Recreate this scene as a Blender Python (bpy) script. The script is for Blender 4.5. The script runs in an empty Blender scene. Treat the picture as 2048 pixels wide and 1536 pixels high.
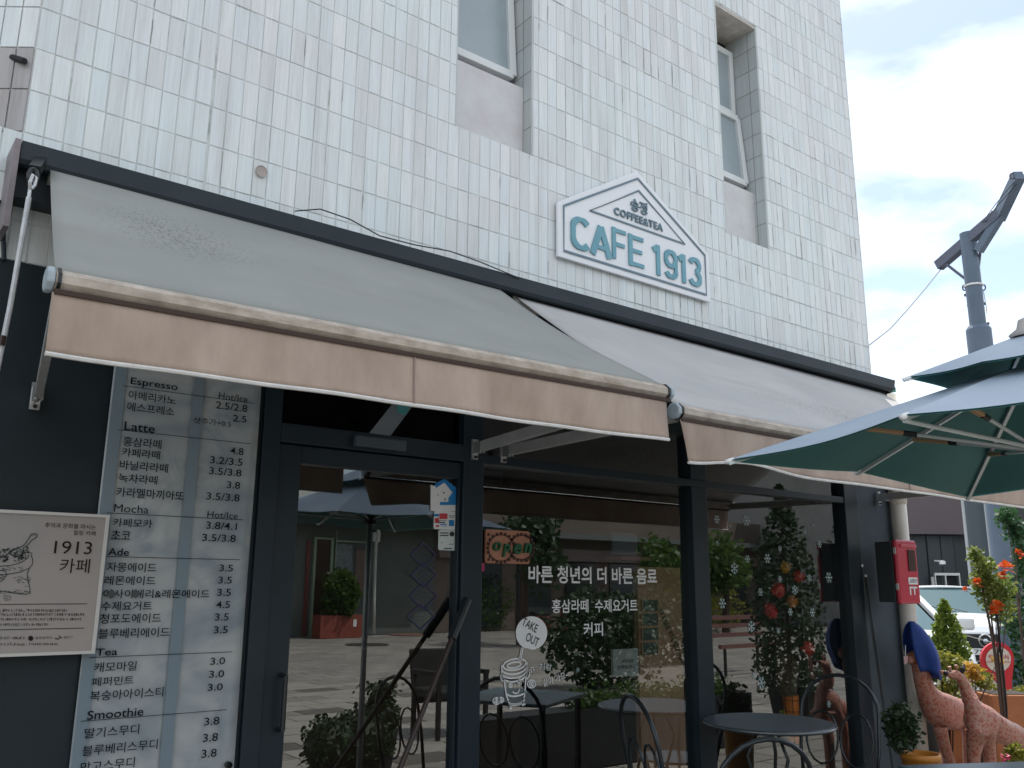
import bpy, math, random
import numpy as np
from mathutils import Vector, Matrix
random.seed(7)
SC = bpy.context.scene
COL = SC.collection

# ------------------------------------------------------------------ camera
EYE = 1.5
F = 1759.5
def _rot(pitch, roll, yaw):
    cy, sy, cp, sp = math.cos(yaw), math.sin(yaw), math.cos(pitch), math.sin(pitch)
    fwd = np.array([sy*cp, cy*cp, sp]); right = np.array([cy, -sy, 0.0]); up = np.cross(right, fwd)
    cr, sr = math.cos(roll), math.sin(roll)
    return np.stack([right*cr+up*sr, -right*sr+up*cr, -fwd], 1)
R = _rot(math.radians(12.85966), math.radians(0.47998), math.radians(37.8078))
cam = bpy.data.cameras.new('camera'); camo = bpy.data.objects.new('camera', cam); COL.objects.link(camo)
M = Matrix.Identity(4)
for i in range(3):
    for j in range(3): M[i][j] = R[i][j]
M[2][3] = EYE
camo.matrix_world = M
cam.sensor_width = 36; cam.lens = F/2048*36; cam.clip_start = 0.02; cam.clip_end = 800
SC.camera = camo

# ------------------------------------------------------------------ light
SUN = Vector((0.75*math.cos(math.radians(61)), 0.66*math.cos(math.radians(61)), math.sin(math.radians(61)))).normalized()
el = math.asin(SUN.z); az = math.atan2(SUN.x, SUN.y)
world = bpy.data.worlds.new("World"); SC.world = world; world.use_nodes = True
wn = world.node_tree; wn.nodes.clear()
def N(nt, t, **k):
    n = nt.nodes.new(t)
    for a, b in k.items(): setattr(n, a, b)
    return n
wo = N(wn, 'ShaderNodeOutputWorld'); bg = N(wn, 'ShaderNodeBackground')
sky = N(wn, 'ShaderNodeTexSky', sky_type='NISHITA', sun_disc=False, sun_elevation=el, sun_rotation=az, air_density=1.0, dust_density=.7, ozone_density=1.0)
tc = N(wn, 'ShaderNodeTexCoord'); mp = N(wn, 'ShaderNodeMapping'); mp.inputs['Scale'].default_value = (1.3, 1.3, 3.4); mp.inputs['Location'].default_value = (3.1, 0.4, 0.75)
mp.inputs['Rotation'].default_value = (0.25, 0.1, 0)
nz = N(wn, 'ShaderNodeTexNoise'); nz.inputs['Scale'].default_value = 2.6; nz.inputs['Detail'].default_value = 7; nz.inputs['Roughness'].default_value = 0.52
cr = N(wn, 'ShaderNodeValToRGB'); cr.color_ramp.elements[0].position = 0.40; cr.color_ramp.elements[1].position = 0.68; cr.color_ramp.elements[0].color = (.12, .12, .12, 1)
mx = N(wn, 'ShaderNodeMix', data_type='RGBA')
mx.inputs['B'].default_value = (10.2, 10.3, 10.2, 1)
wl = wn.links.new
wl(tc.outputs['Generated'], mp.inputs['Vector']); wl(mp.outputs[0], nz.inputs['Vector']); wl(nz.outputs['Fac'], cr.inputs['Fac'])
wl(sky.outputs[0], mx.inputs['A']); wl(cr.outputs['Color'], mx.inputs['Factor']); wl(mx.outputs['Result'], bg.inputs['Color'])
bg.inputs['Strength'].default_value = 0.13
wl(bg.outputs[0], wo.inputs['Surface'])
sl = bpy.data.lights.new('sun', 'SUN'); so = bpy.data.objects.new('sun', sl); COL.objects.link(so)
sl.energy = 3.8; sl.angle = math.radians(0.5); sl.color = (1.0, 0.95, 0.88)
so.rotation_euler = (-SUN).to_track_quat('-Z', 'Y').to_euler(); so.location = (6, 10, 14)
vs = SC.view_settings; vs.view_transform = 'Standard'; vs.look = 'None'; vs.exposure = 0.55; vs.gamma = 1; vs.use_curve_mapping = False
SC.cycles.max_bounces = 8; SC.cycles.transparent_max_bounces = 24; SC.cycles.glossy_bounces = 4
SC.cycles.use_denoising = True

# ------------------------------------------------------------------ helpers
def ray(px, py): return R @ np.array([(px-1024)/F, -(py-768)/F, -1.0])
def P(px, py, Y):                       # a point of the plane y = Y
    d = ray(px, py); t = Y/d[1]; return Vector((d[0]*t, Y, d[2]*t+EYE))
def PZ(px, py, z):                      # a point of the level z
    d = ray(px, py); t = (z-EYE)/d[2]; return Vector((d[0]*t, d[1]*t, z))
def PD(px, py, depth):                  # a point at a distance
    d = ray(px, py)*depth; return Vector((d[0], d[1], d[2]+EYE))
GL = 3.42                               # plane of the shop glass
def MR(v): return Vector((v[0], 2*GL-v[1], v[2]))    # a place seen in the glass -> the real place before it
def MY(px, py, Yreal): return MR(P(px, py, 2*GL-Yreal))
def MG(px, py): return MR(PZ(px, py, 0.0))
def px_of(v):
    c = R.T @ np.array([v[0], v[1], v[2]-EYE]); return 1024+F*c[0]/-c[2], 768-F*c[1]/-c[2], -c[2]

def lin(c):
    return tuple((x/12.92 if x <= .04045 else ((x+.055)/1.055)**2.4) for x in c)
_m = {}
def mat(name, color, rough=0.6, metal=0.0, var=0.0, scale=8.0, bump=0.0, bscale=40.0, spec=0.5, color2=None, trans=0.0, stretch=(1,1,1), detail=4):
    if name in _m: return _m[name]
    m = bpy.data.materials.new(name); m.use_nodes = True; nt = m.node_tree; b = nt.nodes['Principled BSDF']; L = nt.links.new
    b.inputs['Roughness'].default_value = rough; b.inputs['Metallic'].default_value = metal
    b.inputs['Specular IOR Level'].default_value = spec
    c = tuple(color)+(1,)
    b.inputs['Base Color'].default_value = c
    g = N(nt, 'ShaderNodeNewGeometry'); mpp = N(nt, 'ShaderNodeMapping'); mpp.inputs['Scale'].default_value = stretch
    L(g.outputs['Position'], mpp.inputs['Vector'])
    if var > 0 or color2:
        n = N(nt, 'ShaderNodeTexNoise'); n.inputs['Scale'].default_value = scale; n.inputs['Detail'].default_value = detail; n.inputs['Roughness'].default_value = 0.65
        L(mpp.outputs[0], n.inputs['Vector'])
        r = N(nt, 'ShaderNodeValToRGB'); r.color_ramp.elements[0].position = 0.32; r.color_ramp.elements[1].position = 0.68
        if color2: a, d = tuple(color)+(1,), tuple(color2)+(1,)
        else: a, d = tuple(x*(1-var) for x in color)+(1,), tuple(min(1, x*(1+var)) for x in color)+(1,)
        r.color_ramp.elements[0].color = a; r.color_ramp.elements[1].color = d
        L(n.outputs['Fac'], r.inputs['Fac']); L(r.outputs['Color'], b.inputs['Base Color'])
    if bump > 0:
        n2 = N(nt, 'ShaderNodeTexNoise'); n2.inputs['Scale'].default_value = bscale; n2.inputs['Detail'].default_value = 5
        L(mpp.outputs[0], n2.inputs['Vector'])
        bp = N(nt, 'ShaderNodeBump'); bp.inputs['Strength'].default_value = bump; bp.inputs['Distance'].default_value = 0.01
        L(n2.outputs['Fac'], bp.inputs['Height']); L(bp.outputs[0], b.inputs['Normal'])
    if trans > 0:
        t = N(nt, 'ShaderNodeBsdfTranslucent'); ms = N(nt, 'ShaderNodeMixShader'); ms.inputs[0].default_value = trans
        o = nt.nodes['Material Output']
        t.inputs['Color'].default_value = c
        if var > 0 or color2: L(r.outputs['Color'], t.inputs['Color'])
        L(b.outputs[0], ms.inputs[1]); L(t.outputs[0], ms.inputs[2]); L(ms.outputs[0], o.inputs['Surface'])
    _m[name] = m; return m

class MB:
    def __init__(s): s.v = []; s.f = []
    def poly(s, pts):
        n = len(s.v); s.v += [tuple(p) for p in pts]; s.f.append(tuple(range(n, n+len(pts)))); return s
    def box(s, x0, x1, y0, y1, z0, z1, j=0):
        n = len(s.v)
        s.v += [(x, y, z) for x in (x0, x1) for y in (y0, y1) for z in (z0, z1)]
        s.f += [tuple(n+i for i in q) for q in ((0,1,3,2),(4,6,7,5),(0,4,5,1),(2,3,7,6),(0,2,6,4),(1,5,7,3))]; return s
    def obox(s, c, u, v, w):             # centre and three half vectors
        c, u, v, w = Vector(c), Vector(u), Vector(v), Vector(w); n = len(s.v)
        s.v += [tuple(c+u*a+v*b+w*d) for a in (-1, 1) for b in (-1, 1) for d in (-1, 1)]
        s.f += [tuple(n+i for i in q) for q in ((0,1,3,2),(4,6,7,5),(0,4,5,1),(2,3,7,6),(0,2,6,4),(1,5,7,3))]; return s
    def bar(s, a, b, w, h=None):
        a, b = Vector(a), Vector(b); d = (b-a); L = d.length; d.normalize(); h = h or w
        u = d.cross(Vector((0, 0, 1)))
        if u.length < 1e-3: u = Vector((1, 0, 0))
        u.normalize(); v = u.cross(d).normalized()
        return s.obox((a+b)/2, d*L/2, u*w/2, v*h/2)
    def prism(s, pts, d):                # outline extruded by vector d
        n = len(s.v); k = len(pts); d = Vector(d)
        s.v += [tuple(Vector(p)) for p in pts]+[tuple(Vector(p)+d) for p in pts]
        s.f.append(tuple(range(n+k-1, n-1, -1))); s.f.append(tuple(range(n+k, n+2*k)))
        for i in range(k): s.f.append((n+i, n+(i+1) % k, n+k+(i+1) % k, n+k+i))
        return s
    def tube(s, pts, r, seg=8, closed=False, caps=True):
        pts = [Vector(p) for p in pts]; k = len(pts)
        rr = r if isinstance(r, (list, tuple)) else [r]*k
        n = len(s.v); up = None
        for i, p in enumerate(pts):
            a = pts[(i-1) % k] if (closed or i > 0) else p; b = pts[(i+1) % k] if (closed or i < k-1) else p
            t = (b-a).normalized()
            if up is None:
                up = t.cross(Vector((0.3, 0.2, 1))); up = up if up.length > 1e-3 else t.cross(Vector((1, 0, 0)))
            up = (up - t*up.dot(t)); up.normalize(); w = t.cross(up)
            for q in range(seg):
                an = 2*math.pi*q/seg; s.v.append(tuple(p+(up*math.cos(an)+w*math.sin(an))*rr[i]))
        for i in range(k if closed else k-1):
            i2 = (i+1) % k
            for q in range(seg):
                s.f.append((n+i*seg+q, n+i*seg+(q+1) % seg, n+i2*seg+(q+1) % seg, n+i2*seg+q))
        if caps and not closed:
            s.f.append(tuple(n+q for q in range(seg-1, -1, -1))); s.f.append(tuple(n+(k-1)*seg+q for q in range(seg)))
        return s
    def lathe(s, prof, c=(0, 0, 0), seg=24, sx=1, sy=1):
        n = len(s.v); c = Vector(c)
        for r, z in prof:
            for q in range(seg):
                a = 2*math.pi*q/seg; s.v.append((c.x+r*math.cos(a)*sx, c.y+r*math.sin(a)*sy, c.z+z))
        for i in range(len(prof)-1):
            for q in range(seg): s.f.append((n+i*seg+q, n+i*seg+(q+1) % seg, n+(i+1)*seg+(q+1) % seg, n+(i+1)*seg+q))
        return s
    def ball(s, c, r, seg=12, rz=None):
        rz = rz or r
        return s.lathe([(max(1e-4, r*math.sin(math.pi*i/8)), -rz*math.cos(math.pi*i/8)) for i in range(9)], c, seg)
    def grid(s, fn, nu, nv):
        n = len(s.v)
        for i in range(nu+1):
            for j in range(nv+1): s.v.append(tuple(fn(i/nu, j/nv)))
        for i in range(nu):
            for j in range(nv): a = n+i*(nv+1)+j; s.f.append((a, a+1, a+nv+2, a+nv+1))
        return s
    def leaf(s, c, size, nrm=None):
        c = Vector(c); a = Vector((random.gauss(0, 1), random.gauss(0, 1), random.gauss(0, .6))).normalized()
        b = a.cross(Vector((random.gauss(0, 1), random.gauss(0, 1), random.gauss(0, 1)))).normalized(); w = size*random.uniform(.28, .42); l = size*random.uniform(.7, 1.1)
        n = len(s.v)
        s.v += [tuple(c), tuple(c+a*l*.5+b*w), tuple(c+a*l), tuple(c+a*l*.5-b*w)]; s.f.append((n, n+1, n+2, n+3)); return s
    def mesh(s, name, off=(0, 0, 0), smooth=False):
        me = bpy.data.meshes.new(name); o = Vector(off)
        me.from_pydata([(x-o.x, y-o.y, z-o.z) for x, y, z in s.v], [], s.f); me.update()
        if smooth: me.polygons.foreach_set('use_smooth', [True]*len(me.polygons))
        return me
def wloc(o):
    v = Vector((0, 0, 0))
    while o is not None: v += o.location; o = o.parent
    return v
def ob(name, mb, m, parent=None, smooth=False, bevel=0, solid=0, **pr):
    off = wloc(parent) if parent else Vector((0, 0, 0))
    o = bpy.data.objects.new(name, mb.mesh(name, off, smooth)); o.data.materials.append(m)
    COL.objects.link(o); o.parent = parent
    if bevel: b = o.modifiers.new('bevel', 'BEVEL'); b.width = bevel; b.segments = 2; b.limit_method = 'ANGLE'
    if solid: b = o.modifiers.new('solid', 'SOLIDIFY'); b.thickness = solid; b.offset = 0
    for k, v in pr.items(): o[k] = v
    return o
def thing(name, label, cat, loc=(0, 0, 0), group=None):
    o = bpy.data.objects.new(name, None); COL.objects.link(o); o.location = loc; o.empty_display_size = .1
    o['label'] = label; o['category'] = cat
    if group: o['group'] = group
    return o
def copy_tree(o, parent=None):
    c = o.copy(); COL.objects.link(c); c.parent = parent
    for ch in list(o.children): copy_tree(ch, c)
    return c
def tag(o, label, cat, group=None):
    o['label'] = label; o['category'] = cat
    if group: o['group'] = group
    return o
def struct(name, mb, m, **k):
    o = ob(name, mb, m, **k); o['kind'] = 'structure'; return o

# text on an upright plane facing -y; the box is given in metres
_dg = bpy.context.evaluated_depsgraph_get
def text_mesh(body, bold=0.0, depth=0.0, shear=0.0, spacing=1.0):
    c = bpy.data.curves.new('lettering', 'FONT'); c.body = body; c.offset = bold; c.extrude = depth; c.shear = shear; c.resolution_u = 3; c.space_character = spacing
    o = bpy.data.objects.new('lettering', c); COL.objects.link(o)
    bpy.context.view_layer.update()
    me = bpy.data.meshes.new_from_object(o.evaluated_get(_dg())); bpy.data.objects.remove(o); bpy.data.curves.remove(c); return me
def text(body, x0, x1, z0, z1, Y, m, parent, bold=0.0, name='lettering', depth=0.0, rot=0.0, shear=0.0, org=None, ux=None, uz=None, spacing=1.0, **pr):
    me = text_mesh(body, bold, depth, shear, spacing)
    n = len(me.vertices)
    if n == 0: return None
    co = np.empty(n*3); me.vertices.foreach_get('co', co); co = co.reshape(-1, 3)
    a, b = co.min(0), co.max(0); w, h = max(b[0]-a[0], 1e-5), max(b[1]-a[1], 1e-5)
    X = (co[:, 0]-a[0])/w; Z = (co[:, 1]-a[1])/h; D = co[:, 2]
    px = x0+X*(x1-x0); pz = z0+Z*(z1-z0)
    if rot:
        cx, cz = (x0+x1)/2, (z0+z1)/2; ca, sa = math.cos(rot), math.sin(rot)
        px, pz = cx+(px-cx)*ca-(pz-cz)*sa, cz+(px-cx)*sa+(pz-cz)*ca
    if ux is not None:       # a plane of its own: origin org, axes ux, uz
        ux = Vector(ux).normalized(); uz = Vector(uz).normalized(); nn = ux.cross(uz)
        out = np.outer(px, ux)+np.outer(pz, uz)+np.outer(D, nn)+np.array(org)
    else:
        out = np.stack([px, Y-D, pz], 1)
    out = out-np.array(wloc(parent))
    me.vertices.foreach_set('co', out.reshape(-1)); me.update(); me.materials.clear(); me.materials.append(m)
    o = bpy.data.objects.new(name, me); COL.objects.link(o); o.parent = parent
    for k, v in pr.items(): o[k] = v
    return o
def ribbon(mb, pts, w, Y=None, nrm=(0, -1, 0), closed=False):    # a flat line drawn on a plane
    pts = [Vector(p) for p in pts]; nrm = Vector(nrm); k = len(pts); n = len(mb.v)
    for i, p in enumerate(pts):
        a = pts[(i-1) % k] if (closed or i > 0) else p; b = pts[(i+1) % k] if (closed or i < k-1) else p
        t = (b-a); t = t.normalized() if t.length > 0 else Vector((1, 0, 0)); s = t.cross(nrm).normalized()*w/2
        mb.v += [tuple(p+s), tuple(p-s)]
    for i in range(k if closed else k-1):
        j = (i+1) % k; mb.f.append((n+2*i, n+2*i+1, n+2*j+1, n+2*j))
    return mb
def circ(px, py, rx, ry, Y, n=20, a0=0, a1=360):
    return [P(px+rx*math.cos(math.radians(a0+(a1-a0)*i/n)), py+ry*math.sin(math.radians(a0+(a1-a0)*i/n)), Y) for i in range(n+1)]

# ------------------------------------------------------------------ materials
def tile_material(name, base, dirty, cell=(.0656, 1.0, .171), origin=(.38, 0, 2.92), grime=0.5):
    m = bpy.data.materials.new(name); m.use_nodes = True; nt = m.node_tree; b = nt.nodes['Principled BSDF']; L = nt.links.new
    g = N(nt, 'ShaderNodeNewGeometry')
    sub = N(nt, 'ShaderNodeVectorMath', operation='SUBTRACT'); sub.inputs[1].default_value = origin
    dv = N(nt, 'ShaderNodeVectorMath', operation='DIVIDE'); dv.inputs[1].default_value = cell
    fl = N(nt, 'ShaderNodeVectorMath', operation='FLOOR'); ml = N(nt, 'ShaderNodeVectorMath', operation='MULTIPLY'); ml.inputs[1].default_value = (1, 0, 1)
    wnz = N(nt, 'ShaderNodeTexWhiteNoise', noise_dimensions='3D')
    L(g.outputs['Position'], sub.inputs[0]); L(sub.outputs[0], dv.inputs[0]); L(dv.outputs[0], fl.inputs[0]); L(fl.outputs[0], ml.inputs[0]); L(ml.outputs[0], wnz.inputs['Vector'])
    r1 = N(nt, 'ShaderNodeValToRGB'); e = r1.color_ramp.elements
    e[0].color = tuple(x*.93 for x in base)+(1,); e[1].color = tuple(min(1, x*1.05) for x in base)+(1,)
    k = e.new(.5); k.color = (base[0]*.96, base[1]*1.0, base[2]*1.03, 1)
    L(wnz.outputs['Value'], r1.inputs['Fac'])
    # fine upright streaks in the glaze and run-off grime
    mp1 = N(nt, 'ShaderNodeMapping'); mp1.inputs['Scale'].default_value = (120, 120, 4)
    n1 = N(nt, 'ShaderNodeTexNoise'); n1.inputs['Scale'].default_value = 1; n1.inputs['Detail'].default_value = 3
    L(g.outputs['Position'], mp1.inputs['Vector']); L(mp1.outputs[0], n1.inputs['Vector'])
    mp2 = N(nt, 'ShaderNodeMapping'); mp2.inputs['Scale'].default_value = (11, 11, .8)
    n2 = N(nt, 'ShaderNodeTexNoise'); n2.inputs['Scale'].default_value = 1; n2.inputs['Detail'].default_value = 6; n2.inputs['Roughness'].default_value = .7
    L(g.outputs['Position'], mp2.inputs['Vector']); L(mp2.outputs[0], n2.inputs['Vector'])
    n3 = N(nt, 'ShaderNodeTexNoise'); n3.inputs['Scale'].default_value = 1.1; n3.inputs['Detail'].default_value = 4
    L(g.outputs['Position'], n3.inputs['Vector'])
    r2 = N(nt, 'ShaderNodeMapRange'); r2.inputs[1].default_value = .50; r2.inputs[2].default_value = .78; r2.inputs[4].default_value = grime; L(n2.outputs['Fac'], r2.inputs[0])
    x1 = N(nt, 'ShaderNodeMix', data_type='RGBA'); x1.inputs['B'].default_value = tuple(dirty)+(1,)
    L(r1.outputs[0], x1.inputs['A']); L(r2.outputs[0], x1.inputs['Factor'])
    r3 = N(nt, 'ShaderNodeMapRange'); r3.inputs[1].default_value = .35; r3.inputs[2].default_value = .65; r3.inputs[3].default_value = .94; r3.inputs[4].default_value = 1.03; L(n1.outputs['Fac'], r3.inputs[0])
    x2 = N(nt, 'ShaderNodeMix', data_type='RGBA', blend_type='MULTIPLY'); x2.inputs['Factor'].default_value = 1
    L(x1.outputs['Result'], x2.inputs['A']); L(r3.outputs[0], x2.inputs['B'])
    r4 = N(nt, 'ShaderNodeMapRange'); r4.inputs[1].default_value = .38; r4.inputs[2].default_value = .62; L(n3.outputs['Fac'], r4.inputs[0])
    x3 = N(nt, 'ShaderNodeMix', data_type='RGBA', blend_type='MULTIPLY'); x3.inputs['B'].default_value = (1.0, .965, .975, 1)
    L(r4.outputs[0], x3.inputs['Factor']); L(x2.outputs['Result'], x3.inputs['A']); L(x3.outputs['Result'], b.inputs['Base Color'])
    b.inputs['Roughness'].default_value = .42
    bp = N(nt, 'ShaderNodeBump'); bp.inputs['Strength'].default_value = .25; bp.inputs['Distance'].default_value = .003
    L(n1.outputs['Fac'], bp.inputs['Height']); L(bp.outputs[0], b.inputs['Normal'])
    return m
TILE = tile_material('glazed_tile', (.72, .76, .75), (.42, .43, .40))
GROUT = mat('grout', (.36, .38, .365), .9, color2=(.62, .66, .645), scale=6, bump=.3)
for _n in GROUT.node_tree.nodes:
    if _n.bl_idname == 'ShaderNodeValToRGB': _n.color_ramp.elements[0].position = .30; _n.color_ramp.elements[1].position = .46
TILE_OLD = tile_material('old_tile', (.40, .375, .365), (.22, .19, .16), grime=.9)
PLASTER = mat('plaster', (.58, .56, .57), .85, color2=(.68, .70, .70), scale=3.5, bump=.3, bscale=30)
DARK = mat('dark_paint', (.009, .018, .022), .5, spec=.3, color2=(.013, .023, .028), scale=2.0, bump=.08, bscale=12)
FRAME = mat('dark_frame', (.008, .017, .024), .42, spec=.35, color2=(.012, .023, .032), scale=5)
BLUEWALL = mat('blue_grey_render', (.055, .075, .095), .75, color2=(.080, .108, .125), scale=2.5, bump=.2, bscale=60)
HOOD = mat('hood_metal', (.014, .023, .030), .5, spec=.3, color2=(.022, .032, .040), scale=3)
WHITE = mat('white_paint', (.78, .80, .79), .35)
PVC = mat('white_pvc', (.70, .73, .73), .3)
STEEL = mat('galvanised_steel', (.52, .54, .54), .38, .6, var=.15, scale=30)
ALU = mat('aluminium', (.62, .64, .64), .32, .75)
BLACK = mat('black_metal', (.012, .016, .018), .35)
BLACKM = mat('black_matt', (.012, .014, .015), .8)
RED = mat('red_enamel', (.48, .018, .045), .32)
INK = mat('black_ink', (.018, .022, .024), .6)
INKBROWN = mat('sepia_ink', (.025, .018, .015), .8, spec=.1)
WINK = mat('white_vinyl', (.74, .76, .76), .5)
GREYWHITE = mat('weathered_plastic', (.30, .37, .41), .45, color2=(.42, .48, .51), scale=10)
WOODBR = mat('brown_wood', (.055, .030, .020), .5, var=.35, scale=20, stretch=(1, 1, .1))
ORANGEW = mat('orange_nylon', (.38, .24, .13), .5)
def glass(name, ior=1.9, tint=(.55, .60, .58), rough=0.0):
    m = bpy.data.materials.new(name); m.use_nodes = True; nt = m.node_tree; nt.nodes.clear(); L = nt.links.new
    o = N(nt, 'ShaderNodeOutputMaterial'); t = N(nt, 'ShaderNodeBsdfTransparent'); g = N(nt, 'ShaderNodeBsdfGlossy'); x = N(nt, 'ShaderNodeMixShader')
    ge = N(nt, 'ShaderNodeNewGeometry'); dt = N(nt, 'ShaderNodeVectorMath', operation='DOT_PRODUCT'); ab = N(nt, 'ShaderNodeMath', operation='ABSOLUTE'); om = N(nt, 'ShaderNodeMath', operation='SUBTRACT'); om.inputs[0].default_value = 1
    pw = N(nt, 'ShaderNodeMath', operation='POWER'); pw.inputs[1].default_value = 5; f = N(nt, 'ShaderNodeMath', operation='MULTIPLY_ADD'); f0 = ((ior-1)/(ior+1))**2; f.inputs[1].default_value = 1-f0; f.inputs[2].default_value = f0
    L(ge.outputs['Normal'], dt.inputs[0]); L(ge.outputs['Incoming'], dt.inputs[1]); L(dt.outputs['Value'], ab.inputs[0]); L(ab.outputs[0], om.inputs[1]); L(om.outputs[0], pw.inputs[0]); L(pw.outputs[0], f.inputs[0])
    t.inputs[0].default_value = tuple(tint)+(1,); g.inputs['Roughness'].default_value = rough; g.inputs['Color'].default_value = (.93, .97, .96, 1)
    L(f.outputs[0], x.inputs[0]); L(t.outputs[0], x.inputs[1]); L(g.outputs[0], x.inputs[2]); L(x.outputs[0], o.inputs[0]); return m
GLASS = glass('shop_glass', 2.55, (.80, .84, .82))
CARGLASS = glass('car_glass', 2.0, (.25, .32, .33))
FROST = mat('frosted_pane', (.30, .36, .39), .22, color2=(.36, .42, .45), scale=1.5)

# ------------------------------------------------------------------ ground
PAVE = mat('granite_paving', (.27, .25, .22), .8, color2=(.36, .335, .30), scale=4, bump=.25, bscale=60)
PAVE2 = mat('grey_paving', (.20, .185, .165), .8, color2=(.27, .25, .225), scale=6, bump=.25, bscale=60)
PAVED = mat('dark_paving', (.10, .09, .08), .8, color2=(.14, .125, .11), scale=6)
ASPH = mat('asphalt', (.055, .055, .056), .9, color2=(.085, .083, .08), scale=30, bump=.3, bscale=150)
struct('ground', MB().poly([(-300, -300, -.03), (400, -300, -.03), (400, 400, -.03), (-300, 400, -.03)]), ASPH)
def brick_floor():
    m = bpy.data.materials.new('paving_field'); m.use_nodes = True; nt = m.node_tree; b = nt.nodes['Principled BSDF']; L = nt.links.new
    g = N(nt, 'ShaderNodeNewGeometry'); t = N(nt, 'ShaderNodeTexBrick'); t.offset = .5
    t.inputs['Scale'].default_value = 1; t.inputs['Brick Width'].default_value = .6; t.inputs['Row Height'].default_value = .4; t.inputs['Mortar Size'].default_value = .012
    t.inputs['Color1'].default_value = (.30, .28, .25, 1); t.inputs['Color2'].default_value = (.23, .21, .19, 1); t.inputs['Mortar'].default_value = (.05, .045, .04, 1)
    n = N(nt, 'ShaderNodeTexNoise'); n.inputs['Scale'].default_value = .9; n.inputs['Detail'].default_value = 5; x = N(nt, 'ShaderNodeMix', data_type='RGBA', blend_type='MULTIPLY'); x.inputs['Factor'].default_value = .7
    r = N(nt, 'ShaderNodeMapRange'); r.inputs[1].default_value = .3; r.inputs[2].default_value = .7; r.inputs[3].default_value = .7; r.inputs[4].default_value = 1.15
    L(g.outputs['Position'], t.inputs['Vector']); L(g.outputs['Position'], n.inputs['Vector']); L(n.outputs['Fac'], r.inputs[0]); L(t.outputs['Color'], x.inputs['A']); L(r.outputs[0], x.inputs['B'])
    L(x.outputs['Result'], b.inputs['Base Color']); b.inputs['Roughness'].default_value = .8; return m
plaza = struct('pavement', MB().box(-12, 34, -17.5, 3.42, -.03, -.012), brick_floor())
# pavers that show in the reflection, each its own piece
pav = {}
cnt = 0
for j in range(17):
    for i in range(15):
        w, h = .6, .4
        x = 1.2+i*w+(.3 if j % 2 else 0); y = -6.2+j*h
        small = (i*7+j*5) % 11 == 0
        key = 'd' if small else random.choice('abbc')
        if key not in pav:
            k = MB().box(-w/2+.007, w/2-.007, -h/2+.007, h/2-.007, -.012, 0).mesh('paver'); k.materials.append({'d': PAVED, 'a': PAVE2, 'b': PAVE, 'c': PAVE}[key]); pav[key] = k
        o = bpy.data.objects.new('paver', pav[key]); COL.objects.link(o); o.parent = plaza
        o.location = (x, y, random.uniform(-.002, .001)); cnt += 1

# ------------------------------------------------------------------ cafe building
WY = 3.402; TF = 3.398
HZ = EYE+1.485
bld = thing('cafe_building', 'white tiled cafe building with narrow recessed windows above the awnings', 'building', (3.2, 5, 0))
X0, X1 = .38, 6.04
TOP = EYE+7.4
openings = [(2.255, 2.771, EYE+2.275, EYE+3.975), (4.395, 4.86, EYE+2.255, EYE+3.975)]
w = MB()
zb, zt = EYE+2.26, EYE+3.975
w.box(X0, X1, WY, WY+.3, EYE+1.10, EYE+2.255)
w.box(X0, 2.255, WY, WY+.3, EYE+2.255, zt); w.box(2.771, 4.395, WY, WY+.3, EYE+2.255, zt); w.box(4.86, X1, WY, WY+.3, EYE+2.255, zt)
w.box(X0, X1, WY, WY+.3, zt, TOP)
w.box(-2.6, X0, WY, WY+.3, EYE+1.10, EYE+1.56)
wall = ob('wall', w, GROUT, bld)
# chamfered upper corner on the left and the plain other faces
cd = Vector((-.79, .61, 0)).normalized(); cn = Vector((-.61, -.79, 0)).normalized()
A = Vector((X0, WY, 0)); B = A+cd*4
w = MB(); w.prism([A+Vector((0, 0, EYE+1.56)), B+Vector((0, 0, EYE+1.56)), B+Vector((0, 0, TOP)), A+Vector((0, 0, TOP))], -cn*.25)
w.prism([(X0+.1, WY+.3, TOP-.3), (X1, WY+.3, TOP-.3), (X1, 10, TOP-.3), (B.x, 10, TOP-.3), (B.x, B.y, TOP-.3)], (0, 0, .25))
w.box(X1-.3, X1, WY+.3, 10, 0, TOP); w.box(B.x, X1-.3, 9.8, 10, 0, TOP); w.box(B.x-.2, B.x, B.y, 10, 0, TOP)
w.box(-2.6, X1-.3, WY+.3, 9.8, EYE+1.25, EYE+1.5)       # slab over the shop
ob('rear_wall', w, PLASTER, bld)

tiles = []
PX, PZ_ = .0656, .171
groove = [1.055, 5.415]
nc = int((X1-X0)/PX)+1
for r in range(-2, 30):
    z0 = EYE+1.42+r*PZ_; z1 = z0+PZ_
    if z1 < EYE+1.1 or z0 > EYE+6.4: continue
    for c in range(-46, nc):
        x0 = X0+c*PX; x1 = min(x0+PX, X1)
        if x0 < X0-.01 and z1 > EYE+1.6: continue
        if x1-x0 < .02: continue
        g = random.choice((.0008, .0013, .0018, .0026))
        a, b_, c0, c1 = x0+g, x1-g, max(z0, EYE+1.1)+g, z1-g
        if any(abs(x0-q) < .034 and z0 > EYE+1.4 for q in groove): a += .007
        skip = False
        for (ox0, ox1, oz0, oz1) in openings:
            if b_ > ox0 and a < ox1 and c1 > oz0 and c0 < oz1:
                if a < ox0-.012 and b_ > ox0 and z0 >= oz0-.06 and c1 < oz1+.05: b_ = ox0
                elif b_ > ox1+.012 and a < ox1 and z0 >= oz0-.06 and c1 < oz1+.05: a = ox1
                elif c0 < oz0-.02 and c1 > oz0: c1 = oz0-.001
                elif c1 > oz1+.02 and c0 < oz1: c0 = oz1+.001
                else: skip = True
        if skip or c1-c0 < .01 or b_-a < .01: continue
        tiles.append((a, b_, c0, c1))
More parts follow.
